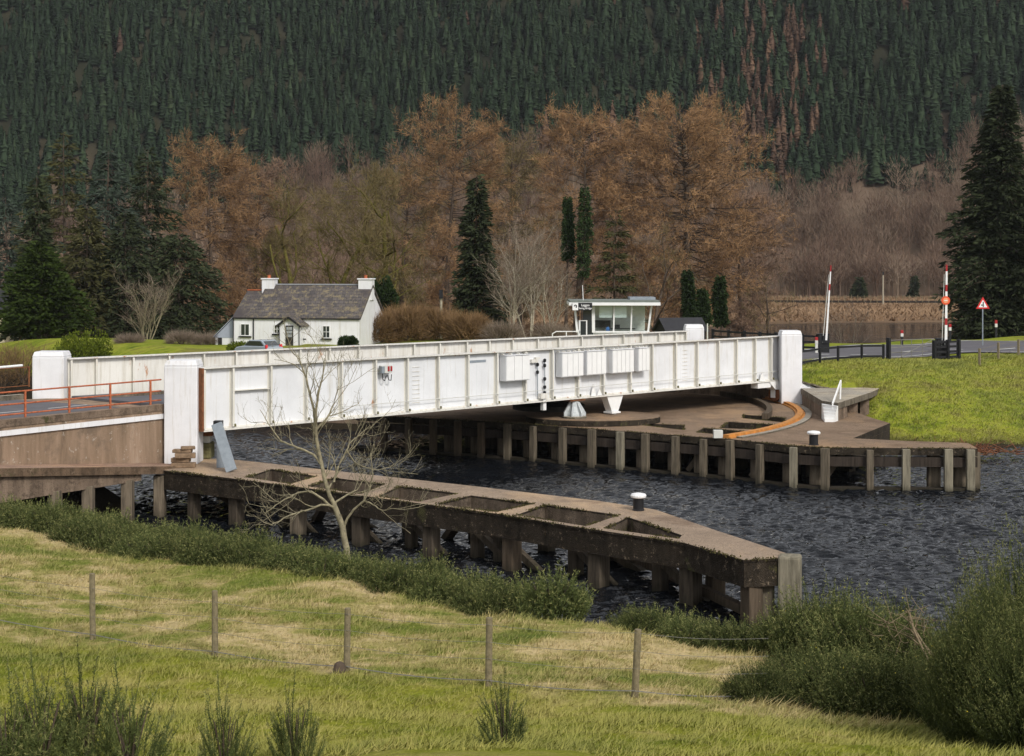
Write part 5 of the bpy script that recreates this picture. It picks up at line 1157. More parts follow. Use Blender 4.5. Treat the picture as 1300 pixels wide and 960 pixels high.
# mossy oaks above the roof
def T_bare(px, ytop, d, name, tmat, cmat, label, seed, **k):
    h = hfor(px, ytop, d); x, y = atpx(px, d); g_ = bare(h, seed, **k)
    zmax = max(g_[1][0][:, 2].max(), 1); f = h / zmax; g_ = ((g_[0][0] * f, g_[0][1]), (g_[1][0] * f, g_[1][1]))
    return place_tree(name, x, y, g_, tmat, cmat, label)
T_bare(425, 192, 160, 'oak_tree', M['mossbark'], M['oaktwig'], 'mossy green limbed oak left of centre above the cottage roof', 31, levels=5, kids=(7, 5, 4, 4), twigs=8, twl=1.0, tww=.05, first=.15, spread=.6)
T_bare(486, 190, 166, 'oak_tree', M['mossbark'], M['oaktwig'], 'mossy green limbed oak behind the right chimney of the cottage', 32, levels=5, kids=(7, 5, 4, 4), twigs=8, twl=1.0, tww=.05, first=.15, spread=.55)
T_bare(380, 215, 178, 'oak_tree', M['mossbark'], M['oaktwig'], 'bare oak behind the left chimney of the cottage', 33, levels=5, kids=(6, 5, 4, 4), twigs=8, twl=1.0, tww=.05, first=.2, spread=.55)
T_bare(186, 328, 128, 'birch_tree', M['treebark'], M['birch'], 'small white stemmed bare tree on the lawn left of the cottage', 34, levels=3, kids=(7, 6), twigs=5, twl=.8, tww=.03, stems=6, first=.1, spread=.35, trunk=.10)
for px, yt, d, lab, sd in ((648, 285, 124, 'leftmost of the white stemmed birches right of the dark spruce', 35), (672, 262, 128, 'tallest of the white stemmed birches, in the middle of the clump', 36), (697, 292, 130, 'rightmost of the white stemmed birches beside the control cabin', 37)):
    T_bare(px, yt, d, 'birch_tree', M['palebark'], M['birch'], lab, sd, levels=3, kids=(9, 6), twigs=12, twl=.9, tww=.03, stems=3, first=.2, spread=.38, trunk=.13)
T_bare(830, 262, 150, 'alder_tree', M['bark'], M['oaktwig'], 'leaning bare alder just right of the control cabin', 38, levels=4, kids=(7, 5, 4), twigs=9, twl=.8, tww=.035, spread=.5, first=.3)
T_bare(1075, 372, 152, 'alder_tree', M['palebark'], M['birch'], 'slender bare sapling on the verge right of the left barrier', 39, levels=3, kids=(7, 5), twigs=8, twl=.5, tww=.025, stems=4, first=.1, spread=.45, trunk=.05)
T_bare(980, 330, 160, 'alder_tree', M['bark'], M['oaktwig'], 'bare arching alder over the reeds behind the black rail fence', 40, levels=4, kids=(6, 5, 4), twigs=8, twl=.7, tww=.03, spread=.62, first=.2, droop=.4, up=.1)
# dark accents
T_conifer(606, 226, 138, 62, 'spruce_tree', M['spruce'], 'dense dark green spruce standing alone left of the white birches', 51, nb=420, nl=30, leaf=.6, lw=.2, prof='cone', rise=.35, droop=.45, irr=.2)
T_conifer(781, 270, 142, 66, 'pine_tree', M['olive_spruce'], 'open crowned young pine directly behind the control cabin', 52, nb=120, nl=30, leaf=.6, lw=.15, gap=.8, droop=.2, irr=.3)
def ivy(px, y0, y1, d, wpx, label, seed):
    x, y = atpx(px, d); zt = HC - (y0 - HY) / F * d; zb_ = max(HC - (y1 - HY) / F * d, ghf(x, y)); h = zt - ghf(x, y); b = (zb_ - ghf(x, y)) / h
    return place_tree('ivy_clad_tree', x, y, conifer(h, wpx / 2 / F * d * .45, seed, nb=300, nl=10, leaf=.24, lw=.15, prof='column', base=max(b, .03), rise=.3, droop=.3), M['bark'], M['ivy'], label)
ivy(741, 238, 352, 150, 30, 'ivy covered stem rising above the name board of the cabin', 53)
ivy(720, 252, 330, 152, 18, 'thin ivy covered stem left of the larger ivy column', 54)
ivy(873, 345, 410, 135, 17, 'leftmost ivy covered trunk behind the black shed', 55)
ivy(893, 368, 412, 137, 24, 'squat middle ivy covered trunk behind the black shed', 56)
ivy(915, 352, 412, 139, 22, 'rightmost ivy covered trunk beside the black shed', 57)
T_conifer(1272, 108, 136, 150, 'fir_tree', M['spruce'], 'huge dark fir filling the right edge behind the warning sign', 58, nb=900, nl=54, leaf=.62, lw=.2, rise=.3, droop=.42, irr=.25, trunk=.45, base=.055)
T_conifer(1091, 352, 395, 20, 'spruce_tree', M['spruce'], 'small round topped spruce at the marsh edge between the barriers', 59, nb=120, nl=20, leaf=.8, lw=.3)
T_conifer(1160, 350, 405, 12, 'spruce_tree', M['spruce'], 'tiny dark spruce at the marsh edge beside the right barrier', 60, nb=90, nl=14, leaf=.8, lw=.3)
# bushes
def bush(name, px, ytop, d, wpx, mat, label, seed, leaf=.3, lw=.1, nb=320, nl=30, hang=-.4, flatten=1.0, cat='bush'):
    h = hfor(px, ytop, d); x, y = atpx(px, d); Rr = wpx / 2 / F * d; rng = np.random.default_rng(seed); tr, cr = Geo(), Geo()
    for i in range(14): a = i * .9; tr.tube([[0, 0, -.2], [math.cos(a) * Rr * .3, math.sin(a) * Rr * .2, h * .4], [math.cos(a) * Rr * .7, math.sin(a) * Rr * .5, h * .75]], [.05, .035, .01], 4)
    n = nb * nl; v = unit(rng.normal(size=(n, 3))); v[:, 2] = np.abs(v[:, 2]); a = np.arctan2(v[:, 1], v[:, 0])
    rr = (1 + .10 * np.sin(a * 4 + seed) + .08 * np.sin(a * 7 + v[:, 2] * 9)) * (.55 + .45 * rng.random(n) ** .5)
    sq = np.sqrt(1 - v[:, 2] ** 2) + 1e-6; v2 = np.c_[v[:, :2] / sq[:, None] * (sq ** .6)[:, None], v[:, 2] ** .62]; p = v2 * rr[:, None] * np.array([Rr, Rr * flatten, h * .84]); dr = unit(v + rng.normal(size=(n, 3)) * .5 + np.array([0, 0, -hang])) * leaf * (.5 + rng.random((n, 1)))
    (cr.kites if lw > .05 else cr.slivers)(p, dr, lw, rng); return place_tree(name, x, y, (tr.get(), cr.get()), M['bark'], mat, label, cat, crown='foliage')
bush('round_bush', 106, 413, 108, 74, M['lime'], 'rounded yellow green bush behind the far left pillar', 71, .17, .09, 620)
bush('clipped_hedge', 312, 433.5, 104, 46, M['lime'], 'low clipped green hedge in front of the parked car', 72, .16, .07, flatten=.5, cat='hedge')
bush('evergreen_shrub', 442, 428, 110, 22, M['ivy'], 'small dark green shrub against the right end of the cottage front', 73, .2, .1, 160)
bush('evergreen_shrub', 484, 350, 124, 42, M['ivy'], 'tall dark ivy bush behind the right gable of the cottage', 74, .35, .16, 300)
for px, yt, w_, lab, sd in ((478, 396, 60, 'leftmost of the orange brown leafless hedge bushes by the cottage gable', 75), (515, 386, 62, 'second from left of the orange brown leafless hedge bushes', 76), (553, 392, 60, 'third orange brown leafless bush, behind the slim wooden pole', 77), (592, 398, 56, 'rightmost orange brown leafless bush beneath the dark spruce', 78)):
    bush('leafless_bush', px, yt, 118 + sd % 3, w_, M['hedge'], lab, sd, .6, .035, 330, 24)
for px, yt, w_, lab, sd in ((230, 425, 34, 'pale brown twiggy bush on the lawn left of the cottage', 79), (165, 432, 30, 'low brown twiggy bush in front of the white stemmed tree', 80), (30, 432, 76, 'low brown twiggy bush behind the white guard rail', 81), (2, 428, 60, 'brown twiggy bush at the far left picture edge', 84), (262, 428, 30, 'small brown twiggy bush beside the lean to of the cottage', 85), (640, 408, 50, 'brown twiggy bush under the white birches', 82), (700, 410, 46, 'brown twiggy bush left of the cabin door', 83)):
    bush('twiggy_bush', px, yt, 116, w_, M['birch'] if sd not in (81, 84) else M['hedge'], lab, sd, .55, .025, 150, 16)

# ------------------------------------------------------------ foreground sapling
rng = np.random.default_rng(5); TD = 40.0
tr, cr = Geo(), Geo()
def P3(px, py, dd=0): v = P(px, py, TD + dd); return np.array([v.x, v.y, v.z])
limbs = [([(443, 728), (440, 700), (436, 672), (430, 655), (424, 640)], 0, .088, .070), ([(424, 640), (416, 622), (408, 590), (402, 560), (400, 535)], .0, .060, .038), ([(400, 535), (396, 510), (388, 480), (382, 462), (378, 450)], .2, .04, .010),
         ([(402, 560), (400, 530), (404, 500), (410, 478), (412, 455)], -.3, .045, .01), ([(408, 590), (398, 576), (372, 566), (356, 560), (342, 540), (330, 520)], .5, .038, .008), ([(428, 650), (408, 632), (392, 622), (372, 628), (352, 640), (336, 652)], -.5, .038, .009),
         ([(426, 645), (412, 640), (388, 648), (366, 655), (345, 668), (330, 660)], -.9, .035, .008), ([(424, 612), (430, 590), (440, 572), (444, 562), (456, 552), (470, 540)], .4, .035, .008), ([(416, 622), (428, 604), (424, 585), (418, 570)], .8, .03, .008),
         ([(437, 668), (446, 650), (462, 636), (470, 620), (474, 600), (470, 575)], -.3, .036, .008), ([(462, 636), (476, 642), (488, 650), (500, 640)], -.5, .025, .006), ([(424, 640), (440, 628), (454, 622), (466, 600)], .5, .03, .008), ([(402, 545), (416, 530), (424, 512), (430, 490)], .3, .035, .008), ([(440, 572), (452, 590), (480, 598), (500, 590)], .6, .022, .005)]
tips = []
def curve(pl, dd, r0, r1):
    pts = np.array([P3(x, y, dd * k / (len(pl) - 1)) for k, (x, y) in enumerate(pl)]); t = np.linspace(0, len(pl) - 1, len(pl) * 3); i = np.minimum(t.astype(int), len(pl) - 2); f = (t - i)[:, None]
    q = pts[i] * (1 - f) + pts[i + 1] * f; q[1:-1] = (q[:-2] + q[1:-1] * 2 + q[2:]) / 4; q[1:-1] += rng.normal(size=(len(q) - 2, 3)) * .008; return q, np.linspace(r0, r1, len(q))
def offshoot(q, r, lv):
    n = {1: 6, 2: 4, 3: 3}[lv]
    for j in range(n):
        k = int(len(q) * (.25 + .74 * (j + rng.random()) / n)); k = min(k, len(q) - 2); ax = unit(q[k + 1] - q[k]); az = rng.random(3) - .5
        sd = unit(np.cross(ax, unit(rng.normal(size=3)))); d = unit(ax * .75 + sd * .75 + np.array([0, 0, .22])); ln = {1: 1.05, 2: .52, 3: .25}[lv] * (.5 + .8 * rng.random()); pts = [q[k]]; dd = d
        for _ in range(5): dd = unit(dd + rng.normal(size=3) * .17 + np.array([0, 0, .06])); pts.append(pts[-1] + dd * ln / 5)
        pts = np.array(pts); rr = np.linspace(min(r[k] * .6, {1: .016, 2: .008, 3: .005}[lv]), {1: .006, 2: .004, 3: .0025}[lv], 6); (tr if lv == 1 else cr).tube(pts, rr, 4 if lv == 1 else 3)
        if lv < 3: offshoot(pts, rr, lv + 1)
for kk_, (pl, dd, r0, r1) in enumerate(limbs):
    q, r = curve(pl, dd, r0, r1); tr.tube(q, r, 9 if r0 > .07 else 6)
    if kk_ > 0: offshoot(q, r, 1)
b = P3(443, 728); zb_ = ghf(b[0], b[1]); tr.tube([[b[0], b[1], zb_ - .3], [b[0], b[1], (zb_ + b[2]) / 2], b], [.115, .10, .089], 9)
e = empty('bare_sapling', (b[0], b[1], zb_), 'pale barked leafless young tree in front of the jetty', 'tree'); npmesh('trunk', *tr.get(), M['treebark'], e, smooth=True); npmesh('crown', *cr.get(), M['treebark'], e)

# ------------------------------------------------------------ gorse on the near bank
def shrub_parts(sd, **k):
    st, cr_, fl, info = shrub(sd, **k); e = empty('gorse_bush', (0, 0, 0), 'x', 'gorse bush'); npmesh('stem', *st, M['bark'], e)
    rg = np.random.default_rng(sd); nt = len(cr_[1]); f, m_, n0 = info; mi = np.zeros(nt, int); mi[n0:][(f > .80) & (rg.random(m_) < .6)] = 1
    npmesh('foliage', *cr_, [M['gorse'], M['gorse_tip']], e, mi=mi)
    if fl: npmesh('flowers', *fl, M['gorse_flower'], e)
    return e
small = [shrub_parts(s_, h=1.15, r=.85, shoots=420, spines=15, sl=.10, sw=.022, sr=.016) for s_ in (1, 2, 3, 4)]
used = set()
def put(proto, x, y, sc, label, group=None, rz=None, sz=None, z=None):
    e = proto if proto.name not in used else copy_tree(proto)
    used.add(proto.name); used.add(e.name); e.location = (x, y, (ghf(x, y) if z is None else z) - .05); e.scale = (sc, sc, sz or sc); e.rotation_euler[2] = random.random() * 6 if rz is None else rz
    e['label'] = label
    if group: e['group'] = group
    return e
brow = [(-60, 655, 44.6), (0, 668, 43.2), (75, 684, 41.3), (150, 700, 39.5), (240, 713, 38.0), (330, 728, 36.7), (470, 755, 34.4), (600, 782, 32.4), (690, 793, 31.5)]
bl_ = [V2((a - CX) / F * d, d) for a, _, d in brow]
lab1 = 'dark green gorse bush in the continuous band along the near bank'
random.seed(12); n = 0
for row, (off, hh, step) in enumerate(((.75, 1.0, .62), (1.75, 1.05, .7), (2.8, 1.05, .8))):
    for a_, b_ in zip(bl_, bl_[1:]):
        u = (b_ - a_).normalized(); nn = Vector((-u.y, u.x)); nn = nn if nn.y > 0 else -nn; k = 0
        while k * step < (b_ - a_).length:
            p = a_ + u * (k * step + random.random() * .3) + nn * (off + random.uniform(-.2, .3)); k += 1
            px = CX + p.x / p.y * F
            if px > 662 or (row == 2 and px > 330) or (row == 1 and px > 560 and random.random() < .3): continue
            left = max(0, min(1, (420 - px) / 400)); zz = ghf(p.x, p.y) + (.30 if row else .0)
            put(small[n % 4], p.x, p.y, random.uniform(.62, .84) * (1 + .12 * left), lab1, 'gorse along the near bank', sz=random.uniform(.60, .86) * hh * (1 + .12 * left), z=zz - .1); n += 1
x, y = atpx(699, 32.6); put(small[1], x, y, .95, 'separate round gorse bush at the end of the band, left of the water gap', sz=1.0, z=ghf(x, y) + .12)
lab2 = 'gorse bush in the clump below the square end post of the jetty'
for px, d, sc in ((800, 32.4, .7), (828, 32.0, .8), (858, 31.6, .8), (880, 31.2, .72), (905, 31.0, .72), (930, 30.8, .85), (958, 30.4, .85), (985, 30.2, .85), (845, 32.8, .75), (895, 32.4, .72), (815, 31.2, .6), (870, 30.5, .6), (915, 30.2, .65), (940, 31.6, .85), (968, 31.6, .9), (1000, 31.2, .95)):
    x, y = atpx(px, d); put(small[n % 4], x, y, sc, lab2, 'gorse below the jetty end'); n += 1
big = [shrub_parts(s_, h=1.5, r=1.0, shoots=900, spines=20, sl=.075, sw=.016, sr=.011, flowers=10) for s_ in (11, 12)]
for k, (px, d, sc, sz, lab) in enumerate(((1010, 29.4, .8, .9, 'gorse bush with yellow flecks left of the dead branch, nearest the jetty'), (1048, 28.6, .95, 1.05, 'tall gorse bush below and right of the square end post'), (1088, 27.6, .95, 1.0, 'gorse bush in the middle of the lower right thicket'),
        (1125, 28.4, 1.0, 1.0, 'gorse bush at the back of the lower right thicket beside the water'), (1150, 26.6, .9, .85, 'low gorse bush in front of the dead branch'), (1012, 26.6, .62, .6, 'small gorse bush on the grass at the thicket front'),
        (965, 25.0, .55, .5, 'small low gorse bush nearest the last fence post'), (1060, 25.2, .8, .72, 'gorse bush at the front of the lower right thicket'), (1110, 24.4, .85, .8, 'gorse bush beneath the dead branch at the bottom right'), (1170, 24.2, .9, .85, 'gorse bush at the foot of the large corner bush'))):
    x, y = atpx(px, d); put(big[k % 2], x, y, sc, lab, 'gorse thicket at lower right', sz=sz)
giant = [shrub_parts(s_, h=2.6, r=1.35, shoots=2600, spines=26, sl=.075, sw=.014, sr=.010, flowers=12) for s_ in (21,)]
for k, (px, ytop, d, sc, lab) in enumerate(((1312, 636, 21.5, .74, 'largest dark gorse bush rising at the right picture edge'), (1262, 702, 20.3, .50, 'tall gorse bush just left of the largest one at the right edge'), (1236, 768, 22.5, .50, 'gorse bush at the left side of the tall corner bushes'), (1330, 740, 19.3, .62, 'nearest tall gorse bush cut by the right picture edge'))):
    x, y = atpx(px, d); h = hfor(px, ytop, d); put(giant[0], x, y, sc, lab, 'tall gorse at the right edge', sz=h / 2.72)
fg = [shrub_parts(s_, h=1.2, r=.55, shoots=80, spines=80, sl=.075, sw=.012, sr=.009, flowers=0, upw=.85) for s_ in (31, 32)]
for k, (px, ytop, d, lab) in enumerate(((55, 828, 15.5, 'young gorse bush second from the left at the bottom edge'), (112, 812, 16.2, 'tallest young gorse bush at the bottom left'), (165, 838, 15.4, 'young gorse bush right of the tallest at the bottom left'), (8, 848, 15.2, 'leftmost young gorse bush at the bottom corner'), (285, 857, 15.0, 'young gorse bush at the bottom below the second fence post'),
        (375, 851, 15.8, 'young gorse bush at the bottom between the second and third fence posts'), (640, 848, 17.5, 'sparse gorse shoots beside the fourth fence post'))):
    x, y = atpx(px, d); h = hfor(px, ytop, d); put(fg[k % 2], x, y, (.62 if k < 4 else .4), lab, 'young gorse at the bottom edge', sz=h / 1.2)
# moss, grit and crumbs that soften the concrete edges
M['moss'] = foliage('edge_moss', (0.03, 0.027, 0.012), (0.13, 0.115, 0.04), 3.0, 0.0)
for parent_, z_, loops_, nm_ in MOSS_EDGES:
    g_ = Geo(); rg = np.random.default_rng(17)
    for lp in loops_:
        for a_, b_ in zip(lp, lp[1:]):
            ln = (b_ - a_).length; n_ = int(ln * 95); t = rg.random(n_); keep_ = (np.sin(t * ln * 1.7 + a_.x) + .6 * np.sin(t * ln * 5.1 + a_.y) + rg.normal(size=n_) * .5) > -.1; t = t[keep_]; n_ = len(t)
            if not n_: continue
            p = np.c_[a_.x + (b_.x - a_.x) * t, a_.y + (b_.y - a_.y) * t, np.full(n_, z_)] + rg.normal(size=(n_, 3)) * [.035, .035, .012]; g_.kites(p, unit(rg.normal(size=(n_, 3)) + [0, 0, .35]) * (.03 + .05 * rg.random((n_, 1))), .05, rg)
    o = npmesh('moss', *g_.get(), M['moss'], parent_); o['kind'] = 'stuff'
# dead branch and red brush
g_ = Geo(); rg = np.random.default_rng(3)
for k in range(4):
    p = P3(1105, 772, 0); v = P(1160 + k * 9, 800 + k * 12, 25.8); w_ = P(1188 + k * 10, 858, 25.0); a_ = P(1150 - k * 8, 772 + k * 8, 26.6)
    g_.tube(np.array([a_, (a_ + v) / 2 + Vector((0, 0, .08)), v, w_]), [.005, .012, .018, .022], 6)
for k in range(50):
    v = P(1120 + rg.random() * 60, 775 + rg.random() * 60, 25.8 + rg.random()); d = Vector(rg.normal(size=3) * .16); g_.tube(np.array([v, v + d, v + d * 1.8 + Vector((0, 0, .05))]), [.008, .006, .002], 3)
o = npmesh('dead_branch', *g_.get(), simple('dead_wood_pale', (.20, .15, .09), .9, .4, 12), loc=(6.6, 25.8, 3.3)); tag(o, 'pale dead branch lying across the gorse at the lower right', 'branch')
g_ = Geo(); p0 = L(1215, 560, .9); rg = np.random.default_rng(8); gb = ghf(p0.x, p0.y)
for k in range(420):
    b = np.array([p0.x + rg.normal() * 1.25, p0.y + rg.normal() * .5, max(gb, .3) + abs(rg.normal()) * .10]); d = np.array([rg.normal() * .5, rg.normal() * .3, abs(rg.normal()) * .22]); g_.tube(np.array([b, b + d * .6, b + d]), [.03, .02, .008], 3)
o = npmesh('brush_pile', *g_.get(), M['deadwood'], loc=(p0.x, p0.y, gb)); tag(o, 'pile of reddish dead brush at the foot of the green bank', 'brush pile')
s = MB(); s.lathe((p0.x - .2, p0.y + .5, gb + .1), [(.5, 0), (.55, .2), (.3, .42), (.05, .5)], 9); o = s.build('boulder', M['pale_conc'], bevel=.03); tag(o, 'pale stone sitting behind the reddish brush pile', 'boulder')
# ------------------------------------------------------------ foreground post and wire fence
fp = [(-60, 32.6, .0), (118, 30.7, 728), (273, 28.6, 750), (440, 27.0, 772), (620, 25.5, 784), (805, 24.5, 799), (975, 25.0, 0)]
e = empty('wire_fence', (0, 27, 3), 'line of weathered round posts with thin wire across the grass', 'fence'); q = []
for k, (px, d, yt) in enumerate(fp):
    x, y = atpx(px, d); z = ghf(x, y); zt = z + 1.15 if not yt else HC - (yt - HY) / F * d; q.append((x, y, z)); ln_ = random.uniform(-.03, .03)
    if k == len(fp) - 1: continue
    MB().tube((x, y, z - .3), (x + ln_ + (.06 if k == 5 else 0), y, zt), .062, .055, 9).build('post', M['post'], e, bevel=.006)
for h in (1.0, .72, .45, .10):
    s = MB()
    for a_, b_ in zip(q, q[1:]):
        for j in range(6):
            t0_, t1_ = j / 6, (j + 1) / 6; f = lambda t: (a_[0] + (b_[0] - a_[0]) * t, a_[1] + (b_[1] - a_[1]) * t - .06, a_[2] + (b_[2] - a_[2]) * t + h - .05 * math.sin(math.pi * t)); s.tube(f(t0_), f(t1_), .0035 if h > .2 else .010, n=4, cap=False)
    s.build('wire', M['wire'], e)
x, y = atpx(431, 26.9); s = MB().lathe((x, y, ghf(x, y) - .02), [(.10, 0), (.12, .08), (.09, .18), (.03, .22)], 9); tag(s.build('stump', M['bark'], bevel=.01), 'small dark stump at the foot of the third fence post', 'stump')
# ------------------------------------------------------------ grass
def grass(name, n, xr, yr, hmin, hmax, wdt, ok, seed, mat, clump=0.0):
    rg = np.random.default_rng(seed); x = rg.uniform(*xr, n); y = rg.uniform(*yr, n)
    if clump: x = x + rg.normal(size=n) * .05
    k = ok(x, y); x, y = x[k], y[k]; z = gh(x, y); n = len(x); a = rg.random(n) * 6.283
    tuft = .5 + .5 * np.sin(x * 2.1 + 2 * np.sin(y * 1.7)) * np.sin(y * 2.7 + np.sin(x * 1.3)); h = (hmin + (hmax - hmin) * rg.random(n) ** 2 * (.2 + 1.3 * tuft))
    w = wdt * (.6 + .8 * rg.random(n)); le = h * (.5 + 1.0 * rg.random(n))
    b = np.c_[x, y, z - .01]; sdv = np.c_[np.cos(a), np.sin(a), np.zeros(n)] * w[:, None] / 2; ld_ = np.c_[-np.sin(a) + .5, np.cos(a) * .5 - .2, np.zeros(n)]; tip = b + ld_ * le[:, None] + np.c_[np.zeros(n), np.zeros(n), h]
    o = npmesh(name, np.stack([b - sdv, b + sdv, tip], 1).reshape(-1, 3), np.arange(n * 3).reshape(-1, 3), mat); o['kind'] = 'stuff'; o['label'] = name.replace('_', ' ') + ' growing on the ground'; o['category'] = 'grass'; return o
def okn(x, y): return (poly_dist(x, y) > 1.0) & (x > -y * .36 - 1) & (x < y * .36 + 1)
grass('pasture_grass', 520000, (-18, 14), (16, 46), .025, .17, .017, okn, 1, M['blades'])
def okf(x, y): s_ = poly_dist(x, y); return (s_ > .3) & ~((x < 17.2) | ((x < 19.6) & (y < 90.3))) & (y < 95.5 + (x - 17) * .36)
grass('bank_grass', 190000, (15, 44), (82, 106), .05, .22, .045, okf, 2, M['blades'])
# ------------------------------------------------------------ far woods: thousands of trees, one object per kind of wood
def scatter(name, protos, pts, scl, mat, label, seed, cat='woodland', tv_=.2):
    rg = np.random.default_rng(seed); Vs, Ts, A_ = [], [], []; n0 = 0
    for i, (x, y, z) in enumerate(pts):
        v, t = protos[rg.integers(len(protos))]; a = rg.random() * 6.283; c, s_ = math.cos(a), math.sin(a); k = scl[i] if hasattr(scl, '__len__') else scl; k2 = k * rg.uniform(.7, 1.05)
        w = np.empty_like(v); w[:, 0] = (v[:, 0] * c - v[:, 1] * s_) * k + x; w[:, 1] = (v[:, 0] * s_ + v[:, 1] * c) * k + y; w[:, 2] = v[:, 2] * k2 + z
        Vs.append(w); Ts.append(t + n0); n0 += len(v); A_.append(np.full(len(v), np.clip(rg.normal(.5, tv_), 0, 1), np.float32))
    o = npmesh(name, np.concatenate(Vs), np.concatenate(Ts), mat); at_ = o.data.attributes.new('tint', 'FLOAT', 'POINT'); at_.data.foreach_set('value', np.concatenate(A_))
    o['kind'] = 'stuff'; o['label'] = label; o['category'] = cat; return o
def far_conifer(seed, h=16, r=2.9, lv=11, per=8, narrow=1.0):
    rg = np.random.default_rng(seed); g_ = Geo(); g_.tube([[0, 0, .5], [0, 0, h * .25], [0, 0, h * .6], [0, 0, h]], [r * .6, r * .55, r * .38, .03], 6); n = lv * per
    t = (np.repeat(np.arange(lv), per) + rg.random(n) * .9) / lv; t = .06 + .93 * t; a = rg.random(n) * 6.283; ln = r * (1 - t) ** .66 * (.65 + .6 * rg.random(n)) + .1
    b = np.c_[np.zeros((n, 2)), t * h + .5]; dr = np.c_[np.cos(a) * ln, np.sin(a) * ln, -.45 * ln - .1]; sd = np.c_[-np.sin(a), np.cos(a), np.zeros(n)] * (ln * .42 + .12)[:, None]
    m_ = b + dr * .6; g_.tris(np.stack([b, m_ - sd, b + dr, m_ + sd], 1), np.r_[np.arange(n)[:, None] * 4 + [0, 1, 2], np.arange(n)[:, None] * 4 + [0, 2, 3]]); return g_.get()
def far_bare(seed, h=14, r=3.2, n=190, w=.13):
    rg = np.random.default_rng(seed); g_ = Geo(); g_.tube([[0, 0, -1], [.2, 0, h * .4], [0, .2, h * .85]], [.17, .12, .04], 4)
    for k in range(7):
        a = rg.random() * 6.28; z = h * (.25 + .45 * rg.random()); e_ = r * (.4 + .4 * rg.random()); g_.tube([[0, 0, z], [math.cos(a) * e_ * .5, math.sin(a) * e_ * .5, z + h * .12], [math.cos(a) * e_, math.sin(a) * e_, z + h * .3]], [.09, .06, .02], 3)
    v = unit(rg.normal(size=(n, 3))); p = v * (rg.random(n) ** .4)[:, None] * np.array([r, r, h * .36]) + [0, 0, h * .62]; dr = unit(v * np.array([.5, .5, .3]) + rg.normal(size=(n, 3)) * .25 + [0, 0, .8]) * (1.3 + rg.random((n, 1)))
    g_.slivers(p, dr, w, rg); return g_.get()
fc = [far_conifer(k, 6.6 + k * .9, 1.65 + .28 * (k % 3)) for k in range(5)]; fl_ = [far_conifer(k + 20, 10.5, 2.1, 12, 8) for k in range(3)]; fb = [far_bare(k, 13 + k, 3.0 + .3 * k) for k in range(4)]
rg = np.random.default_rng(77); con, lar, bar = [], [], []; ws1, ws2 = [], []
def interp(px, l): return np.interp(px, [a for a, _ in l], [b for _, b in l])
limit = [(-400, 345), (0, 330), (200, 300), (300, 280), (420, 235), (560, 220), (760, 215), (900, 235), (985, 265), (1010, 250), (1080, 238), (1160, 262), (1200, 250), (1240, 175), (1300, 160), (1700, 160)]
yy = 436.0
while yy < 700:
    step = 2.45; xm = yy * .325 + 40; xx = -xm
    while xx < xm:
        x = rg.uniform(-xm, xm); y = yy + rg.uniform(-2, 2); z = ghf(x, y) if False else None; con.append((x, y)); xx += step + .4
    yy += step
con = np.array(con); zz = gh(con[:, 0], con[:, 1]); px = CX + con[:, 0] / con[:, 1] * F; py = HY - (zz - HC) / con[:, 1] * F
lim = interp(px, limit) + 16 * np.sin(con[:, 0] * .11 + 2 * np.sin(con[:, 1] * .05)); iscon = py < lim
nz = np.sin(con[:, 0] * .045 + 1.7 * np.sin(con[:, 1] * .021)) * np.sin(con[:, 1] * .037 + con[:, 0] * .02)
reds = (np.exp(-((px - 965) / 48) ** 2) * np.exp(-((py - 150) / 95) ** 2) * .5 + np.exp(-((px - 1010) / 22) ** 2) * np.exp(-((py - 70) / 60) ** 2) * .5 + np.exp(-((px - 820) / 110) ** 2) * np.exp(-((py - 215) / 30) ** 2) * .5 + .06 * (nz > .35) * (px > 880) + .002)
red = iscon & (rg.random(len(px)) < reds); keep = (py > -150)
thin = rg.random(len(px))
c1 = con[iscon & ~red & keep]; z1 = zz[iscon & ~red & keep]; scatter('conifer_forest', fc, np.c_[c1, z1 - .5], rg.uniform(.62, 1.3, len(c1)) * np.where(c1[:, 0] > 60, 1.15, 1.0), M['forest'], 'dense dark conifer forest covering the whole hillside', 1, 'forest', .15)
c1 = con[red & keep]; z1 = zz[red & keep]; scatter('larch_wood', fl_, np.c_[c1, z1 - .5], rg.uniform(.8, 1.2, len(c1)), M['redlarch'], 'reddish bare larches scattered among the hill conifers', 2, 'forest')
bk = (~iscon) & keep & (thin < .42); c1 = con[bk]; z1 = zz[bk]
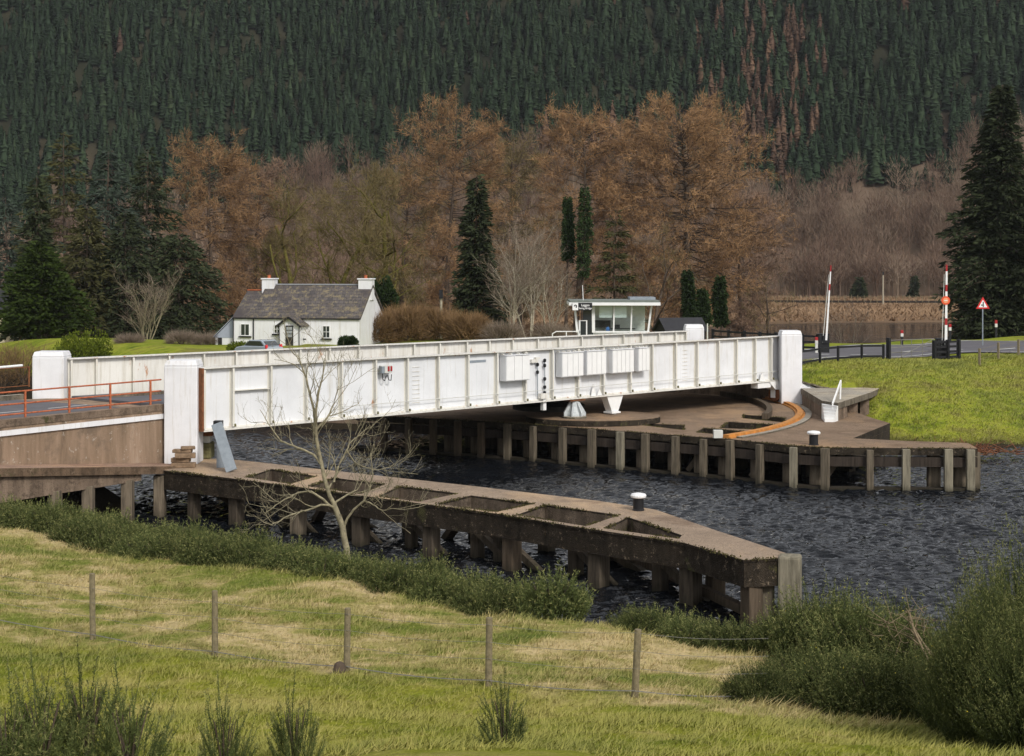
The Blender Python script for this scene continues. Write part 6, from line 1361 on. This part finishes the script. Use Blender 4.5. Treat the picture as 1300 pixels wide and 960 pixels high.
# trees on the flat before the hill foot and behind the named trees
ex = []
while len(ex) < 640:
    y = rg.uniform(238, 432) if len(ex) < 420 else rg.uniform(405, 448); x = rg.uniform(-.34 * y, .36 * y) if len(ex) < 420 else rg.uniform(.12, .34) * y; p_ = CX + x / y * F
    if p_ > 940 and y < 405: continue
    if y < 330 and p_ > 900: continue
    ex.append((x, y))
ex = np.array(ex); c1 = np.r_[c1, ex]; z1 = np.r_[z1, gh(ex[:, 0], ex[:, 1])]
scatter('bare_woodland', fb, np.c_[c1, z1 - .3], rg.uniform(.75, 1.15, len(c1)), M['barewood'], 'grey brown leafless woodland massed along the foot of the hill', 3)
# marsh reeds
rg = np.random.default_rng(9); n = 60000; y = rg.uniform(158, 420, n); x = rg.uniform(-.4, .42, n) * y; z = gh(x, y); k = z > .12; x, y, z = x[k], y[k], z[k]; n = len(x)
b = np.c_[x, y, z]; sdv = np.c_[np.full(n, .16), np.zeros((n, 2))]; tip = b + np.c_[rg.normal(size=(n, 2)) * .5, .3 + .5 * rg.random(n)]
o = npmesh('marsh_reeds', np.stack([b - sdv, b + sdv, tip], 1).reshape(-1, 3), np.arange(n * 3).reshape(-1, 3), M['reeds']); o['kind'] = 'stuff'; o['label'] = 'orange brown reeds covering the marsh beyond the road'; o['category'] = 'reeds'
at_ = o.data.attributes.new('tint', 'FLOAT', 'POINT'); at_.data.foreach_set('value', np.repeat((.5 + .3 * np.sin(y * .11 + np.sin(x * .03)) * (.6 + .4 * rg.random(n))).astype(np.float32), 3))

# ------------------------------------------------------------ thin valley haze
s = MB(); s.box((0, 480, 110), (1500, 1150, 226)); hz = s.build('haze', simple('x', (1, 1, 1)), loc=(0, 480, -3)); hz['kind'] = 'stuff'
hm = bpy.data.materials.new('thin_haze'); hm.use_nodes = True; hm.node_tree.nodes.clear(); ho = hm.node_tree.nodes.new('ShaderNodeOutputMaterial'); hv = hm.node_tree.nodes.new('ShaderNodeVolumePrincipled')
hv.inputs['Color'].default_value = (.9, .94, 1.0, 1); hv.inputs['Density'].default_value = .00008; hv.inputs['Anisotropy'].default_value = .2; hm.node_tree.links.new(hv.outputs[0], ho.inputs['Volume']); hz.data.materials.clear(); hz.data.materials.append(hm)
